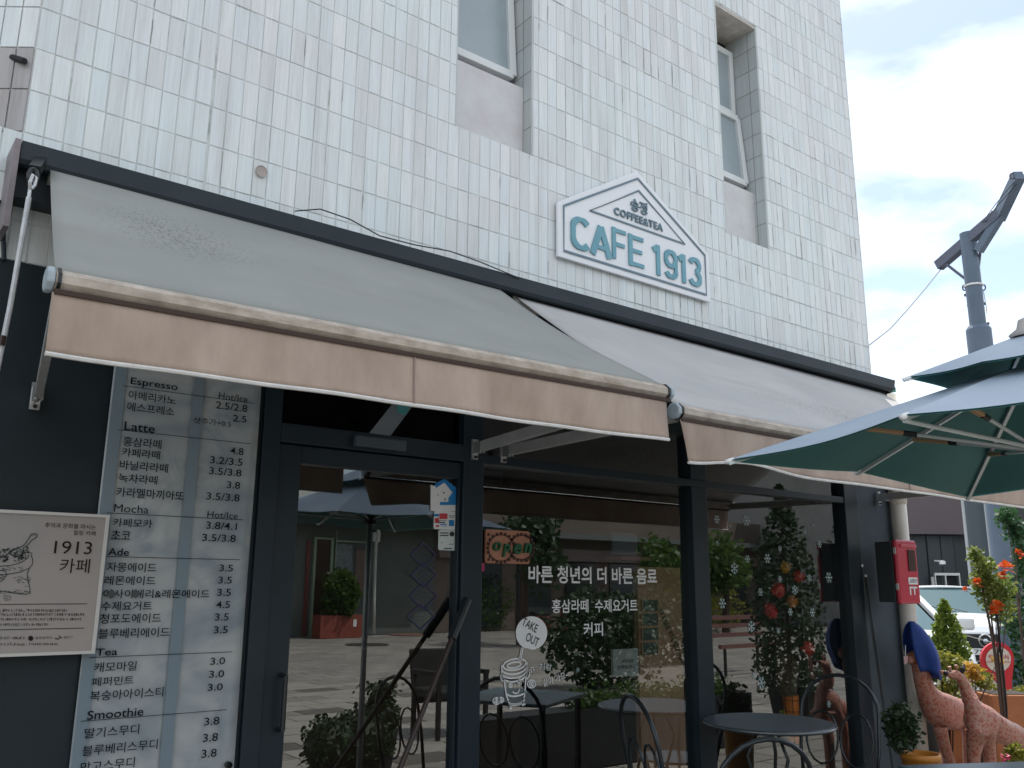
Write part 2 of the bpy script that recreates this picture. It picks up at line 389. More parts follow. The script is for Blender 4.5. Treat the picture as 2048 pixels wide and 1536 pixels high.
def tile_mb(a, b_, c0, c1, mb=None, Y=TF):
    mb = mb or MB()
    t = random.uniform(-.0012, .0012); k = .0016
    pr = random.uniform(-.0008, .001)
    y = [Y+pr+t, Y+pr-t]
    n = len(mb.v)
    mb.v += [(a, WY, c0), (b_, WY, c0), (b_, WY, c1), (a, WY, c1), (a+k, y[0], c0+k), (b_-k, y[1], c0+k), (b_-k, y[1]+random.uniform(-.0006, .0006), c1-k), (a+k, y[0], c1-k)]
    mb.f += [(n+4, n+5, n+6, n+7), (n, n+1, n+5, n+4), (n+1, n+2, n+6, n+5), (n+2, n+3, n+7, n+6), (n+3, n, n+4, n+7)]
    return mb
def key(t):
    q = px_of(((t[0]+t[1])/2, TF, (t[2]+t[3])/2))
    inside = -10 < q[0] < 2058 and -25 < q[1] and t[2] > HZ-.06
    return (0 if inside else 1, q[2])
tiles.sort(key=key)
for t in tiles[:255]: ob('tile', tile_mb(*t), TILE, wall)
mb = MB()
for t in tiles[255:]: tile_mb(*t, mb=mb)
ob('tile_field', mb, TILE, wall, kind='stuff')
# dark cracks and run-off marks along the joints
mb = MB(); random.seed(21)
for i in range(330):
    x = X0+PX*random.randint(1, nc-2); r = random.randint(0, 19); z = EYE+1.42+r*PZ_
    if i > 150: x = X0+PX*random.randint(int(nc*.55), nc-2); r = random.choice((0, 1, 2, 3, 4, 5, 6, 8, 10)); z = EYE+1.42+r*PZ_
    if any(o[0]-.02 < x < o[1]+.02 and o[2]-.1 < z < o[3]+.1 for o in openings): continue
    if random.random() < .72:
        h = random.uniform(.03, .15); a = z+random.uniform(0, PZ_-h) if h < PZ_ else z; w0 = random.uniform(.0007, .0017)
        q = [(x+random.uniform(-.0015, .0015), 3.3945, a+h*k/4) for k in range(5)]; ribbon(mb, q, w0*2)
    else:
        l = random.uniform(.04, .16); ribbon(mb, [(x+l*k/4, 3.3945, z+random.uniform(-.0012, .0012)) for k in range(5)], random.uniform(.0015, .0035))
for i in range(120):
    x = 4.3+1.7*random.random()**.7; z = HZ+.004+abs(random.gauss(0, .014)); ribbon(mb, [(x, 3.3943, z), (x+random.uniform(.01, .05), 3.3943, z+random.uniform(-.004, .004))], random.uniform(.001, .004))
ob('joint_cracks', mb, mat('crack_dirt', (.22, .225, .205), .95, color2=(.36, .37, .35), scale=20), wall, kind='stuff')
random.seed(8)
# tiles of the chamfer (clean above, grimy brown below)
def chamfer_tile(s0, s1, z0, z1, m):
    g = .003; p = [A+cd*(s0+g), A+cd*(s1-g)]
    q = MB().prism([p[0]+Vector((0, 0, z0+g)), p[1]+Vector((0, 0, z0+g)), p[1]+Vector((0, 0, z1-g)), p[0]+Vector((0, 0, z1-g))], cn*.008)
    ob('tile', q, m, wall)
rest = MB()
for r in range(1, 30):
    z0 = EYE+1.42+r*PZ_
    for c in range(0, 40):
        s0 = c*PX
        if r < 6 and c < 8: chamfer_tile(s0, s0+PX, z0, z0+PZ_, TILE_OLD if r <= 2 else TILE)
        else:
            g = .003; a = A+cd*(s0+g); b_ = A+cd*(s0+PX-g)
            if z0 < EYE+6: rest.prism([a+Vector((0, 0, z0+g)), b_+Vector((0, 0, z0+g)), b_+Vector((0, 0, z0+PZ_-g)), a+Vector((0, 0, z0+PZ_-g))], cn*.008)
ob('tile_field', rest, TILE, wall, kind='stuff')
# broken black stub and patch of rust below it on the chamfer
q = P(38, 121, 3.42); ob('pipe_stub', MB().tube([q+Vector((-.02, .03, .02)), q+Vector((.015, -.03, -.012))], .012), BLACKM, bld)
# filled screw hole and plaster dab on the tiles
q = P(523, 343, 3.39); d_ = ob('plaster_dab', MB().lathe([(.001, -.001), (.022, 0), (.026, .004)], (0, 0, 0), 14), mat('mortar_dab', (.42, .37, .34), .9), bld)
d_.data.transform(Matrix.Translation(q-wloc(bld)) @ Matrix.Rotation(math.radians(90), 4, 'X') @ Matrix.Translation(wloc(bld)))

# the two window recesses
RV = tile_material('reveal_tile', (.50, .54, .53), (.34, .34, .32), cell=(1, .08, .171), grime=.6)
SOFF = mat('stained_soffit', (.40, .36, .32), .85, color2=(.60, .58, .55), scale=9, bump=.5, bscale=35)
def window(x0, x1, z0, z1, yp, yf, pz, fz, tz, ftop, lab):
    wd = ob('window', MB().box(x0, x1, yf+.07, yf+.09, z0, z1), BLACKM, bld); wd['label'] = lab
    ob('infill_panel', MB().box(x0+.001, x1-.001, yp, yf+.069, z0+.001, pz), PLASTER, wd, bevel=.004)
    def fr(a, b, c, d, y, w=.045, nm='frame'):
        ob(nm, MB().box(a, a+w, y, y+.05, c, d).box(b-w, b, y, y+.05, c, d).box(a+w, b-w, y, y+.05, c, c+w).box(a+w, b-w, y, y+.05, d-w, d), PVC, wd, bevel=.004)
    fr(x0+.001, x1-.02, fz, ftop, yf)
    # tilted hopper sash below and fixed light above
    s = MB(); a, b, c, d = x0+.012, x1-.045, fz+.015, tz-.02; w = .038; lean = .045
    def sk(x, z): return Vector((x, yf-.012-lean*(z-c)/(d-c)*0-lean*(1-(z-c)/(d-c)), z))
    for (p, q) in (((a, c), (a, d)), ((b, c), (b, d)), ((a, c), (b, c)), ((a, d), (b, d))): s.bar(sk(*p), sk(*q), .045, .045)
    sash = ob('sash', s, PVC, wd, bevel=.003)
    ob('pane', MB().poly([sk(a+.01, c+.01), sk(b-.01, c+.01), sk(b-.01, d-.01), sk(a+.01, d-.01)]), FROST, wd)
    ob('transom', MB().box(x0+.045, x1-.065, yf-.01, yf+.04, tz, tz+.04), PVC, wd)
    ob('pane', MB().poly([(x0+.045, yf+.02, tz+.04), (x1-.065, yf+.02, tz+.04), (x1-.065, yf+.02, ftop-.045), (x0+.045, yf+.02, ftop-.045)]), FROST, wd)
    ob('drip_gap', MB().box(x0+.002, x1-.06, yf-.005, yf+.02, pz, fz-.002), mat('shadow_rubber', (.16, .16, .16), .9), wd)  # grey strip painted in for the shade of the gap below the frame
    # reveals and soffit
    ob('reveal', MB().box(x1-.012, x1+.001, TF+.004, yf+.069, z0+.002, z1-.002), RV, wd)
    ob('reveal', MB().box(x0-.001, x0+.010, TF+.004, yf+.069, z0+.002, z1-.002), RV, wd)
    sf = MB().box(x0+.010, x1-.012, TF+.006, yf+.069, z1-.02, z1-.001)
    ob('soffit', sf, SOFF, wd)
    # reveal joints
    jt = MB(); z = EYE+1.42
    while z < z1:
        if z > z0+.02: jt.box(x1-.0135, x1-.011, TF+.006, yf, z, z+.004)
        z += PZ_
    jt.box(x1-.0138, x1-.011, TF+.075, TF+.079, z0, z1)
    ob('joint_line', jt, mat('joint_dirt', (.28, .27, .25), .9), wd)
window(*openings[0], 3.476, 3.60, EYE+2.715, EYE+2.79, EYE+3.52, EYE+3.955, 'narrow recessed window with frosted pane and a plastered panel below it')
window(*openings[1], 3.495, 3.60, EYE+2.70, EYE+2.76, EYE+3.32, EYE+3.86, 'tall recessed window split by a transom, nearer the building corner')

# ------------------------------------------------------------------ shopfront (dark lower storey)
SF = 3.42
shop = thing('shopfront', 'dark framed glass shopfront with entrance door below the awnings', 'shopfront', (3.6, SF, 0))
zt = EYE+1.098
ob('wall_panel', MB().box(-2.6, 1.353, SF-.03, SF+.2, 0, zt), DARK, shop)
ob('wall_panel', MB().box(5.66, 6.14, SF-.03, SF+.3, 0, zt), BLUEWALL, shop)
ob('lintel', MB().box(1.353, 5.66, SF-.028, SF+.12, EYE+.86, zt), DARK, shop)
# door
dx0, dx1 = 1.353, 2.45
ob('door_frame', MB().box(dx0, dx0+.075, SF-.05, SF+.08, 0, EYE+.86).box(dx1-.115, dx1, SF-.05, SF+.08, 0, EYE+.86).box(dx0+.075, dx1-.115, SF-.05, SF+.08, EYE+.56, EYE+.64), FRAME, shop, bevel=.004)
door = ob('door', MB().box(1.432, 1.531, SF-.03, SF+.03, .02, EYE+.555).box(2.322, 2.333, SF-.03, SF+.03, .02, EYE+.555).box(1.531, 2.322, SF-.03, SF+.03, EYE+.482, EYE+.555).box(1.531, 2.322, SF-.03, SF+.03, .02, .22), FRAME, shop, bevel=.003)
door['label'] = 'dark framed glass door left of the big windows'
ob('pane', MB().poly([(1.531, SF, .22), (2.322, SF, .22), (2.322, SF, EYE+.482), (1.531, SF, EYE+.482)]), GLASS, door)
ob('handle', MB().tube([(1.50, SF-.035, .95), (1.50, SF-.08, .95), (1.50, SF-.08, 1.15), (1.50, SF-.035, 1.15)], .010), BLACK, door)
ob('pane', MB().poly([(dx0+.075, SF, EYE+.64), (dx1-.115, SF, EYE+.64), (dx1-.115, SF, EYE+.86), (dx0+.075, SF, EYE+.86)]), glass('smoked_glass', 1.4, (.05, .06, .06)), shop)
# big windows
ob('transom_bar', MB().box(2.45, 5.50, SF-.045, SF+.05, EYE+.563, EYE+.604), FRAME, shop, bevel=.003)
ob('mullion', MB().box(3.93, 4.062, SF-.05, SF+.06, .12, EYE+.562), FRAME, shop, bevel=.003)
ob('mullion', MB().box(3.93, 4.062, SF-.05, SF+.06, EYE+.605, EYE+.86), FRAME, shop, bevel=.003)
ob('corner_post', MB().box(5.50, 5.655, SF-.05, SF+.08, 0, EYE+.86), FRAME, shop, bevel=.004)
ob('bottom_rail', MB().box(2.451, 5.499, SF-.05, SF+.06, 0, .119), FRAME, shop, bevel=.004)
for a, b in ((2.45, 3.93), (4.062, 5.50)):
    ob('pane', MB().poly([(a, SF, .12), (b, SF, .12), (b, SF, EYE+.563), (a, SF, EYE+.563)]), GLASS, shop)
    ob('fanlight', MB().poly([(a, SF, EYE+.604), (b, SF, EYE+.604), (b, SF, EYE+.86), (a, SF, EYE+.86)]), GLASS, shop)
ob('door_closer', MB().box(1.75, 2.0, SF-.09, SF-.051, EYE+.57, EYE+.62), mat('closer_grey', (.05, .07, .085), .5), shop, bevel=.008)

# lettering and pictures stuck on the glass
GY = SF-.004
def ptxt(body, x0, y0, x1, y1, h, Y, m, par, bold=0.0, **k):
    """letters whose middle line runs from pixel (x0, y0) to (x1, y1) and are h pixels high at the left"""
    a = P(x0, y0, Y); b = P(x1, y1, Y); zc = (a.z+b.z)/2; hh = (P(x0, y0-h/2, Y).z-P(x0, y0+h/2, Y).z)/2
    return text(body, a.x, b.x, zc-hh, zc+hh, Y, m, par, bold, **k)
ptxt('바른 청년의 더 바른 음료', 1057, 1147, 1314, 1154, 36, GY, WINK, shop, .022)
ptxt('홍삼라떼  수제요거트', 1104, 1211, 1275, 1212, 28, GY, WINK, shop, .014)
ptxt('커피', 1167, 1258, 1206, 1259, 28, GY, WINK, shop, .014)
bub = MB(); pts = []
for i in range(26):
    a = math.radians(100+i*(360-22)/25); pts.append(P(1063+31*math.cos(a)*1.0-6*math.sin(a), 1266+33*math.sin(a)+6*math.cos(a), GY))
pts += [P(1053, 1296, GY)]
bub.poly(list(reversed(pts)))
ob('speech_bubble', bub, WINK, shop)
def tiltxt(body, cx, cy, wpx, hpx, deg, Y, m, par, bold=0, name='lettering'):
    c = P(cx, cy, Y); k = (P(cx+10, cy, Y).x-c.x)/10; kz = (c.z-P(cx, cy+10, Y).z)/10
    return text(body, c.x-wpx*k/2, c.x+wpx*k/2, c.z-hpx*kz/2, c.z+hpx*kz/2, Y, m, par, bold, rot=math.radians(deg), name=name)
tiltxt('TAKE', 1060, 1250, 32, 17, -24, GY-.002, INK, shop, .008)
tiltxt('OUT', 1065, 1279, 26, 18, -24, GY-.002, INK, shop, .008)
tiltxt('저랑', 1091, 1334, 25, 14, -4, GY, WINK, shop, .0)
tiltxt('같이 가요~', 1112, 1357, 52, 15, 12, GY, WINK, shop, .0)
cup = MB(); W_ = .0075
def L_(pts, w=W_, closed=False): ribbon(cup, [P(x, y, GY) for x, y in pts], w, closed=closed)
L_([(1010+x, 1+y) for x, y in []]) if False else None
def ell(cx, cy, rx, ry, a0=0, a1=360, tilt=-10, n=18, w=W_):
    ct, st = math.cos(math.radians(tilt)), math.sin(math.radians(tilt)); q = []
    for i in range(n+1):
        a = math.radians(a0+(a1-a0)*i/n); x, y = rx*math.cos(a), ry*math.sin(a); q.append((cx+x*ct-y*st, cy+x*st+y*ct))
    L_(q, w)
ell(1029, 1329, 23, 11); ell(1028, 1330, 14, 5.5); ell(1029, 1335, 25, 13, -5, 185); ell(1029, 1343, 25, 13, 0, 180)
L_([(1004, 1330), (1003, 1345), (1005, 1352)]); L_([(1054, 1325), (1054, 1336), (1052, 1343)])
ell(1029, 1350, 24, 13, 0, 180); L_([(1007, 1354), (1013, 1392), (1017, 1402)]); L_([(1052, 1346), (1050, 1385), (1048, 1396)])
ell(1033, 1384, 19, 8, 5, 175); ell(1033, 1401, 16, 7, 0, 180); ell(1033, 1404, 15, 6, 10, 170)
ell(1021, 1371, 3.5, 4.5, w=.004); ell(1039, 1366, 3.5, 4.5, w=.004); ell(1021, 1371, 1.2, 2, w=.004); ell(1039, 1366, 1.2, 2, w=.004)
ell(1031, 1377, 7.5, 10, 10, 150, w=.006); L_([(1030, 1370), (1031, 1372)], .005); L_([(1019, 1363), (1021, 1362)], .004); L_([(1037, 1358), (1040, 1357)], .004)
L_([(1038, 1323), (1043, 1295)], .006); L_([(1041, 1323), (1046, 1296)], .006)
L_([(1006, 1344), (1001, 1352), (1003, 1360), (1008, 1363)], .006); L_([(1052, 1360), (1058, 1352), (1060, 1344)], .006)
L_([(1058, 1341), (1062, 1338), (1063, 1345)], .005); L_([(1061, 1335), (1066, 1335), (1068, 1342)], .004)
L_([(1023, 1408), (1021, 1416)], .007); L_([(1043, 1402), (1047, 1409)], .007); L_([(1018, 1417), (1024, 1417)], .006); L_([(1044, 1411), (1051, 1408)], .006)
for cx, cy, r_, t in ((1063, 1368, 8, -5), (993, 1402, 7, 20), (1002, 1400, 5.5, -25)):
    ell(cx, cy, r_, r_*1.0, tilt=t, w=.005); ell(cx-r_*.25, cy, r_*.18, r_*.8, tilt=t, w=.004); ell(cx+r_*.3, cy, r_*.18, r_*.8, tilt=t, w=.004)
ob('cup_drawing', cup, WINK, shop)
# snowflakes
FLAKE = mat('snow_vinyl', (.42, .54, .54), .6)
def flake_mesh(kind):
    q = MB()
    for k in range(6):
        a = math.radians(60*k+(0 if kind != 2 else 30)); d = Vector((math.cos(a), 0, math.sin(a))); n = Vector((-math.sin(a), 0, math.cos(a)))
        ribbon(q, [Vector((0, 0, 0)), d], .13)
        for t, l in ((.55, .34), (.8, .22)) if kind == 0 else ((.6, .4),):
            for s in (-1, 1): ribbon(q, [d*t, d*(t+l*.55)+n*s*l*.8], .11)
        if kind == 1: q.poly([d*1.0+n*.1, d*1.15, d*1.0-n*.1, d*.8])
    me = q.mesh('snowflake_sticker'); me.materials.append(FLAKE); return me
FM = [flake_mesh(k) for k in range(3)]
for i, (x, y, r_) in enumerate([(1434, 1039, 9), (1493, 1041, 11), (1540, 1034, 3), (1461, 1053, 4), (1435, 1086, 5), (1469, 1137, 12), (1535, 1117, 10), (1495, 1118, 8), (1560, 1097, 6), (1639, 1088, 8), (1658, 1155, 11), (1590, 1180, 10), (1445, 1207, 11), (1521, 1184, 8), (1503, 1253, 12), (1581, 1224, 8), (1625, 1225, 9), (1557, 1262, 6), (1509, 1352, 7), (1523, 1366, 13), (1619, 1156, 8), (1560, 1158, 7), (1658, 1408, 7), (1610, 1064, 4), (1627, 1051, 3), (1156, 1340, 5), (1545, 1258, 3)]):
    c = P(x, y, GY); k = (P(x, y-r_, GY).z-c.z)
    o = bpy.data.objects.new('snowflake_sticker', FM[i % 3]); COL.objects.link(o); o.parent = shop; o.location = c-wloc(shop); o.scale = (k, 1, k)

# door stickers, each a thing
BLUEV = mat('blue_vinyl', (.01, .20, .50), .4); SKYV = mat('pale_print', (.55, .66, .72), .5); REDV = mat('red_print', (.55, .05, .06), .5)
def pquad(mb, x0, y0, x1, y1, Y): mb.poly([P(x0, y0, Y), P(x0, y1, Y), P(x1, y1, Y), P(x1, y0, Y)]); return mb
def rrect(mb, a, b, Y, r, t=.0015):      # rounded card from a (x, z low) to b
    pts = []
    for cx, cz, s in ((b[0]-r, b[1]-r, 0), (a[0]+r, b[1]-r, 90), (a[0]+r, a[1]+r, 180), (b[0]-r, a[1]+r, 270)):
        for i in range(5): an = math.radians(s+i*22.5); pts.append((cx+r*math.cos(an), Y, cz+r*math.sin(an)))
    return mb.prism(list(reversed(pts)), (0, -t, 0))
def Q(x, y, Y=GY): p = P(x, y, Y); return (p.x, p.z)
s1 = ob('door_sticker', MB().prism([P(*p, GY) for p in ((861, 970), (868, 972), (889, 962), (911, 983), (912, 1023), (861, 1022))], (0, -.002, 0)), WINK); tag(s1, 'white and blue house shaped sticker, topmost on the door glass', 'sticker')
y3 = GY-.004
ob('blue_print', MB().poly([P(*p, y3) for p in reversed(((870, 968), (889, 957), (913, 976), (913, 1010), (880, 1010), (880, 1004), (897, 1004), (897, 996), (905, 985), (889, 965), (872, 976)))]), BLUEV, s1)
ob('face_print', pquad(pquad(pquad(MB(), 875, 989, 877, 991, y3), 886, 984, 889, 987, y3), 889, 996, 891, 1001, y3), INK, s1)
text('안심상가', Q(884, 1018)[0], Q(908, 1018)[0], Q(884, 1019)[1], Q(884, 1014)[1], y3, INK, s1) if False else None
s2 = ob('door_sticker', rrect(MB(), Q(867, 1058), Q(912, 1024), GY, .008), WINK); tag(s2, 'small white sticker with red and blue print under the house sticker', 'sticker')
q = MB(); pquad(q, 879, 1027, 895, 1038, y3); pquad(q, 870, 1036, 878, 1046, y3); pquad(q, 872, 1050, 878, 1054, y3); ob('red_print', q, REDV, s2)
q = MB(); pquad(q, 898, 1040, 908, 1052, y3); pquad(q, 868, 1028, 878, 1033, y3); pquad(q, 880, 1048, 893, 1050, y3); pquad(q, 884, 1052, 894, 1053, y3); ob('blue_print', q, BLUEV, s2)
q = MB(); pquad(q, 875, 1041, 893, 1042, y3); pquad(q, 874, 1044, 890, 1046, y3); pquad(q, 898, 1031, 909, 1032, y3); pquad(q, 898, 1034, 909, 1035, y3); ob('fine_print', q, INK, s2)
s3 = ob('door_sticker', rrect(MB(), Q(876, 1100), Q(912, 1061), GY, .010), mat('pale_green_card', (.60, .68, .66), .5)); tag(s3, 'pale rounded sticker with a black disc, lowest on the door glass', 'sticker')
q = MB(); pquad(q, 880, 1065, 897, 1067, y3); pquad(q, 880, 1070, 897, 1072, y3); pquad(q, 888, 1096, 904, 1098, y3); pquad(q, 882, 1085, 886, 1086, y3); pquad(q, 898, 1088, 907, 1089, y3); q.poly(list(reversed([P(904+5*math.cos(i), 1068+5*math.sin(i), y3) for i in [k*math.pi/6 for k in range(12)]]))); ob('fine_print', q, INK, s3)
# chain of four diamond outlines
PURP = mat('purple_vinyl', (.035, .03, .09), .5)
for i, (cx, cy, hw, hh) in enumerate([(847, 1110, 25, 24), (848, 1150, 25, 25), (847, 1192, 27, 27), (842, 1233, 27, 25)]):
    q = MB(); ribbon(q, [P(cx, cy-hh, GY), P(cx+hw, cy, GY), P(cx, cy+hh, GY), P(cx-hw, cy, GY)], .009, closed=True)
    for k in (-8, 0, 8): ribbon(q, [P(cx-9, cy+k-1, GY), P(cx+9, cy+k+1, GY)], .002)
    tag(ob('diamond_sticker', q, PURP), ['dark diamond outline sticker just left of the lowest card, topmost of its chain', 'dark diamond outline sticker, second from the top of the chain on the door', 'dark diamond outline sticker, third from the top of the chain on the door', 'dark diamond outline sticker, lowest of the chain by the leaning pole'][i], 'sticker', 'diamond stickers down the door glass')
# cork OPEN board
ob_y = SF-.022
x0, z0 = Q(971, 1126, ob_y); x1, z1 = Q(1060, 1063, ob_y)
ob_ = ob('open_board', rrect(MB(), (x0, z0), (x1, z1), SF-.008, .012, .012), mat('copper_board', (.36, .16, .10), .6, color2=(.46, .22, .14), scale=14)); tag(ob_, 'reddish board with two gear rings and green OPEN letters in the window', 'sign')
q = MB()
GRD = mat('dark_brown_paint', (.045, .018, .012), .6)
for cx, cy, r_ in ((1002, 1096, 25), (1043, 1095, 23)):
    ribbon(q, circ(cx, cy, r_, r_*1.05, ob_y, 28), .004)
    for k in range(20):
        a = k*math.pi/10; c = P(cx+(r_+2)*math.cos(a), cy+(r_+2)*1.05*math.sin(a), ob_y); q.box(c.x-.007, c.x+.007, c.y-.003, c.y, c.z-.007, c.z+.007)
for x, y in ((977, 1069), (977, 1119), (1054, 1073), (1054, 1121)):
    c = P(x, y, ob_y); q.box(c.x-.006, c.x+.006, c.y-.003, c.y, c.z-.006, c.z+.006)
ob('gear_rings', q, GRD, ob_)
GRN = mat('green_paint', (.0, .09, .035), .4)
for ch, x, y, hh, ww in (('O', 992, 1093, 18, 14), ('P', 1010, 1101, 26, 13), ('e', 1033, 1098, 22, 15), ('n', 1053, 1096, 20, 15)):
    c = P(x, y, ob_y); k = (P(x+10, y, ob_y).x-c.x)/10; kz = (c.z-P(x, y+10, ob_y).z)/10
    text(ch, c.x-ww*k/2, c.x+ww*k/2, c.z-hh*kz/2, c.z+hh*kz/2, ob_y-.004, GRN, ob_, .03, depth=.01, shear=.25, name='letter')

# ------------------------------------------------------------------ hood over the awnings
hood = thing('awning_hood', 'long dark metal hood running along the facade above both awnings', 'hood', (3.2, 3.3, EYE+1.4))
hx0, hx1, hy = .362, 6.05, 3.235
zf = EYE+1.483
ob('hood_sheet', MB().prism([(hx0, 3.395, zf+.012), (hx0, hy, zf-.0), (hx0, hy, zf-.066), (hx0, hy+.008, zf-.082), (hx0, hy+.022, zf-.088), (hx0, hy+.022, zf-.078), (hx0, hy+.012, zf-.055), (hx0, hy+.012, zf-.008), (hx0, 3.395, zf+.002)], (hx1-hx0, 0, 0)), HOOD, hood)
ob('back_plate', MB().box(hx0, hx1, 3.30, 3.394, EYE+1.30, zf-.002), HOOD, hood)
ob('end_plate', MB().box(hx0-.022, hx0-.004, hy-.01, 3.394, EYE+1.16, zf-.002), mat('pinkish_steel', (.22, .19, .20), .5, var=.2, scale=8), hood)
ob('end_plate', MB().prism([(hx1+.004, 3.394, zf), (hx1+.004, hy, zf), (hx1+.004, hy+.02, zf-.085), (hx1+.004, 3.394, zf-.10)], (.01, 0, 0)), HOOD, hood)
ob('end_clip', MB().box(hx1-.03, hx1+.02, 3.24, 3.27, zf-.085, zf-.05), mat('green_plastic', (.0, .22, .14), .4), hood)
t = [P(x, y, 3.228) for x, y in ((590, 424), (640, 425), (700, 443), (760, 470), (830, 487), (900, 505), (960, 530), (1040, 560))]
tag(ob('cable', MB().tube([v+Vector((0, -.0, .004+.012*math.sin(i*1.3))) for i, v in enumerate(t)], .003, 5), BLACK), 'thin black cable lying loose along the top of the hood', 'cable')

# ------------------------------------------------------------------ awnings
def fabric(name, c1, c2, sp_lo, spot_center, spot_axes, trans=.12, stain=(.30, .25, .18)):
    m = bpy.data.materials.new(name); m.use_nodes = True; nt = m.node_tree; b = nt.nodes['Principled BSDF']; L = nt.links.new
    g = N(nt, 'ShaderNodeNewGeometry')
    n = N(nt, 'ShaderNodeTexNoise'); n.inputs['Scale'].default_value = 2.2; n.inputs['Detail'].default_value = 5; L(g.outputs['Position'], n.inputs['Vector'])
    r = N(nt, 'ShaderNodeValToRGB'); r.color_ramp.elements[0].position = .3; r.color_ramp.elements[1].position = .7
    r.color_ramp.elements[0].color = tuple(c1)+(1,); r.color_ramp.elements[1].color = tuple(c2)+(1,); L(n.outputs['Fac'], r.inputs['Fac'])
    # mildew speckles inside a soft patch
    sv = N(nt, 'ShaderNodeMapping'); sv.inputs['Scale'].default_value = (1, .9, 2.2)
    n2 = N(nt, 'ShaderNodeTexNoise'); n2.inputs['Scale'].default_value = 95; n2.inputs['Detail'].default_value = 2; L(g.outputs['Position'], sv.inputs['Vector']); L(sv.outputs[0], n2.inputs['Vector'])
    m2 = N(nt, 'ShaderNodeMapRange'); m2.inputs[1].default_value = .575; m2.inputs[2].default_value = .64; L(n2.outputs['Fac'], m2.inputs[0])
    sub = N(nt, 'ShaderNodeVectorMath', operation='SUBTRACT'); sub.inputs[1].default_value = spot_center; L(g.outputs['Position'], sub.inputs[0])
    dv = N(nt, 'ShaderNodeVectorMath', operation='DIVIDE'); dv.inputs[1].default_value = spot_axes; L(sub.outputs[0], dv.inputs[0])
    ln = N(nt, 'ShaderNodeVectorMath', operation='LENGTH'); L(dv.outputs[0], ln.inputs[0])
    m3 = N(nt, 'ShaderNodeMapRange'); m3.inputs[1].default_value = .15; m3.inputs[2].default_value = 1.0; m3.inputs[3].default_value = 1; m3.inputs[4].default_value = 0; L(ln.outputs['Value'], m3.inputs[0])
    mu = N(nt, 'ShaderNodeMath', operation='MULTIPLY'); L(m2.outputs[0], mu.inputs[0]); L(m3.outputs[0], mu.inputs[1])
    x = N(nt, 'ShaderNodeMix', data_type='RGBA'); x.inputs['B'].default_value = (.06, .07, .07, 1); L(mu.outputs[0], x.inputs['Factor']); L(r.outputs[0], x.inputs['A'])
    # broad brown tide marks
    sv2 = N(nt, 'ShaderNodeMapping'); sv2.inputs['Scale'].default_value = (1.6, 9, 9); n4 = N(nt, 'ShaderNodeTexNoise'); n4.inputs['Scale'].default_value = 1; n4.inputs['Detail'].default_value = 6
    L(g.outputs['Position'], sv2.inputs['Vector']); L(sv2.outputs[0], n4.inputs['Vector'])
    m4 = N(nt, 'ShaderNodeMapRange'); m4.inputs[1].default_value = .56; m4.inputs[2].default_value = .8; m4.inputs[4].default_value = .28; L(n4.outputs['Fac'], m4.inputs[0])
    x4 = N(nt, 'ShaderNodeMix', data_type='RGBA'); x4.inputs['B'].default_value = tuple(stain)+(1,); L(m4.outputs[0], x4.inputs['Factor']); L(x.outputs['Result'], x4.inputs['A'])
    L(x4.outputs['Result'], b.inputs['Base Color']); b.inputs['Roughness'].default_value = .78
    n5 = N(nt, 'ShaderNodeTexNoise'); n5.inputs['Scale'].default_value = 260; L(g.outputs['Position'], n5.inputs['Vector'])
    bp = N(nt, 'ShaderNodeBump'); bp.inputs['Strength'].default_value = .15; bp.inputs['Distance'].default_value = .002; L(n5.outputs['Fac'], bp.inputs['Height']); L(bp.outputs[0], b.inputs['Normal'])
    t = N(nt, 'ShaderNodeBsdfTranslucent'); ms = N(nt, 'ShaderNodeMixShader'); ms.inputs[0].default_value = trans; o = nt.nodes['Material Output']
    L(x4.outputs['Result'], t.inputs['Color']); L(b.outputs[0], ms.inputs[1]); L(t.outputs[0], ms.inputs[2]); L(ms.outputs[0], o.inputs['Surface'])
    return m
FA = fabric('awning_cloth_left', (.29, .305, .285), (.35, .36, .335), .6, (.80, 2.85, EYE+1.10), (.32, .42, .30))
FB = fabric('awning_cloth_right', (.46, .46, .45), (.55, .54, .53), .6, (4.3, 2.55, EYE+.86), (1.1, .28, .26))
def valance_mat(name, a, b):
    return mat(name, a, .8, color2=b, scale=5, stretch=(1.2, 1.2, .5), trans=.3, detail=9, bump=.5, bscale=7)
VAL = valance_mat('valance_cloth', (.47, .355, .285), (.66, .54, .45))  # peach base holds the warm bounce from the plaza; blotches are stains
BARC = mat('stained_bar_cloth', (.32, .265, .21), .8, color2=(.54, .48, .41), scale=1, stretch=(14, 10, 30), detail=5)
PIPING = mat('white_piping', (.66, .66, .63), .7, var=.1, scale=30)
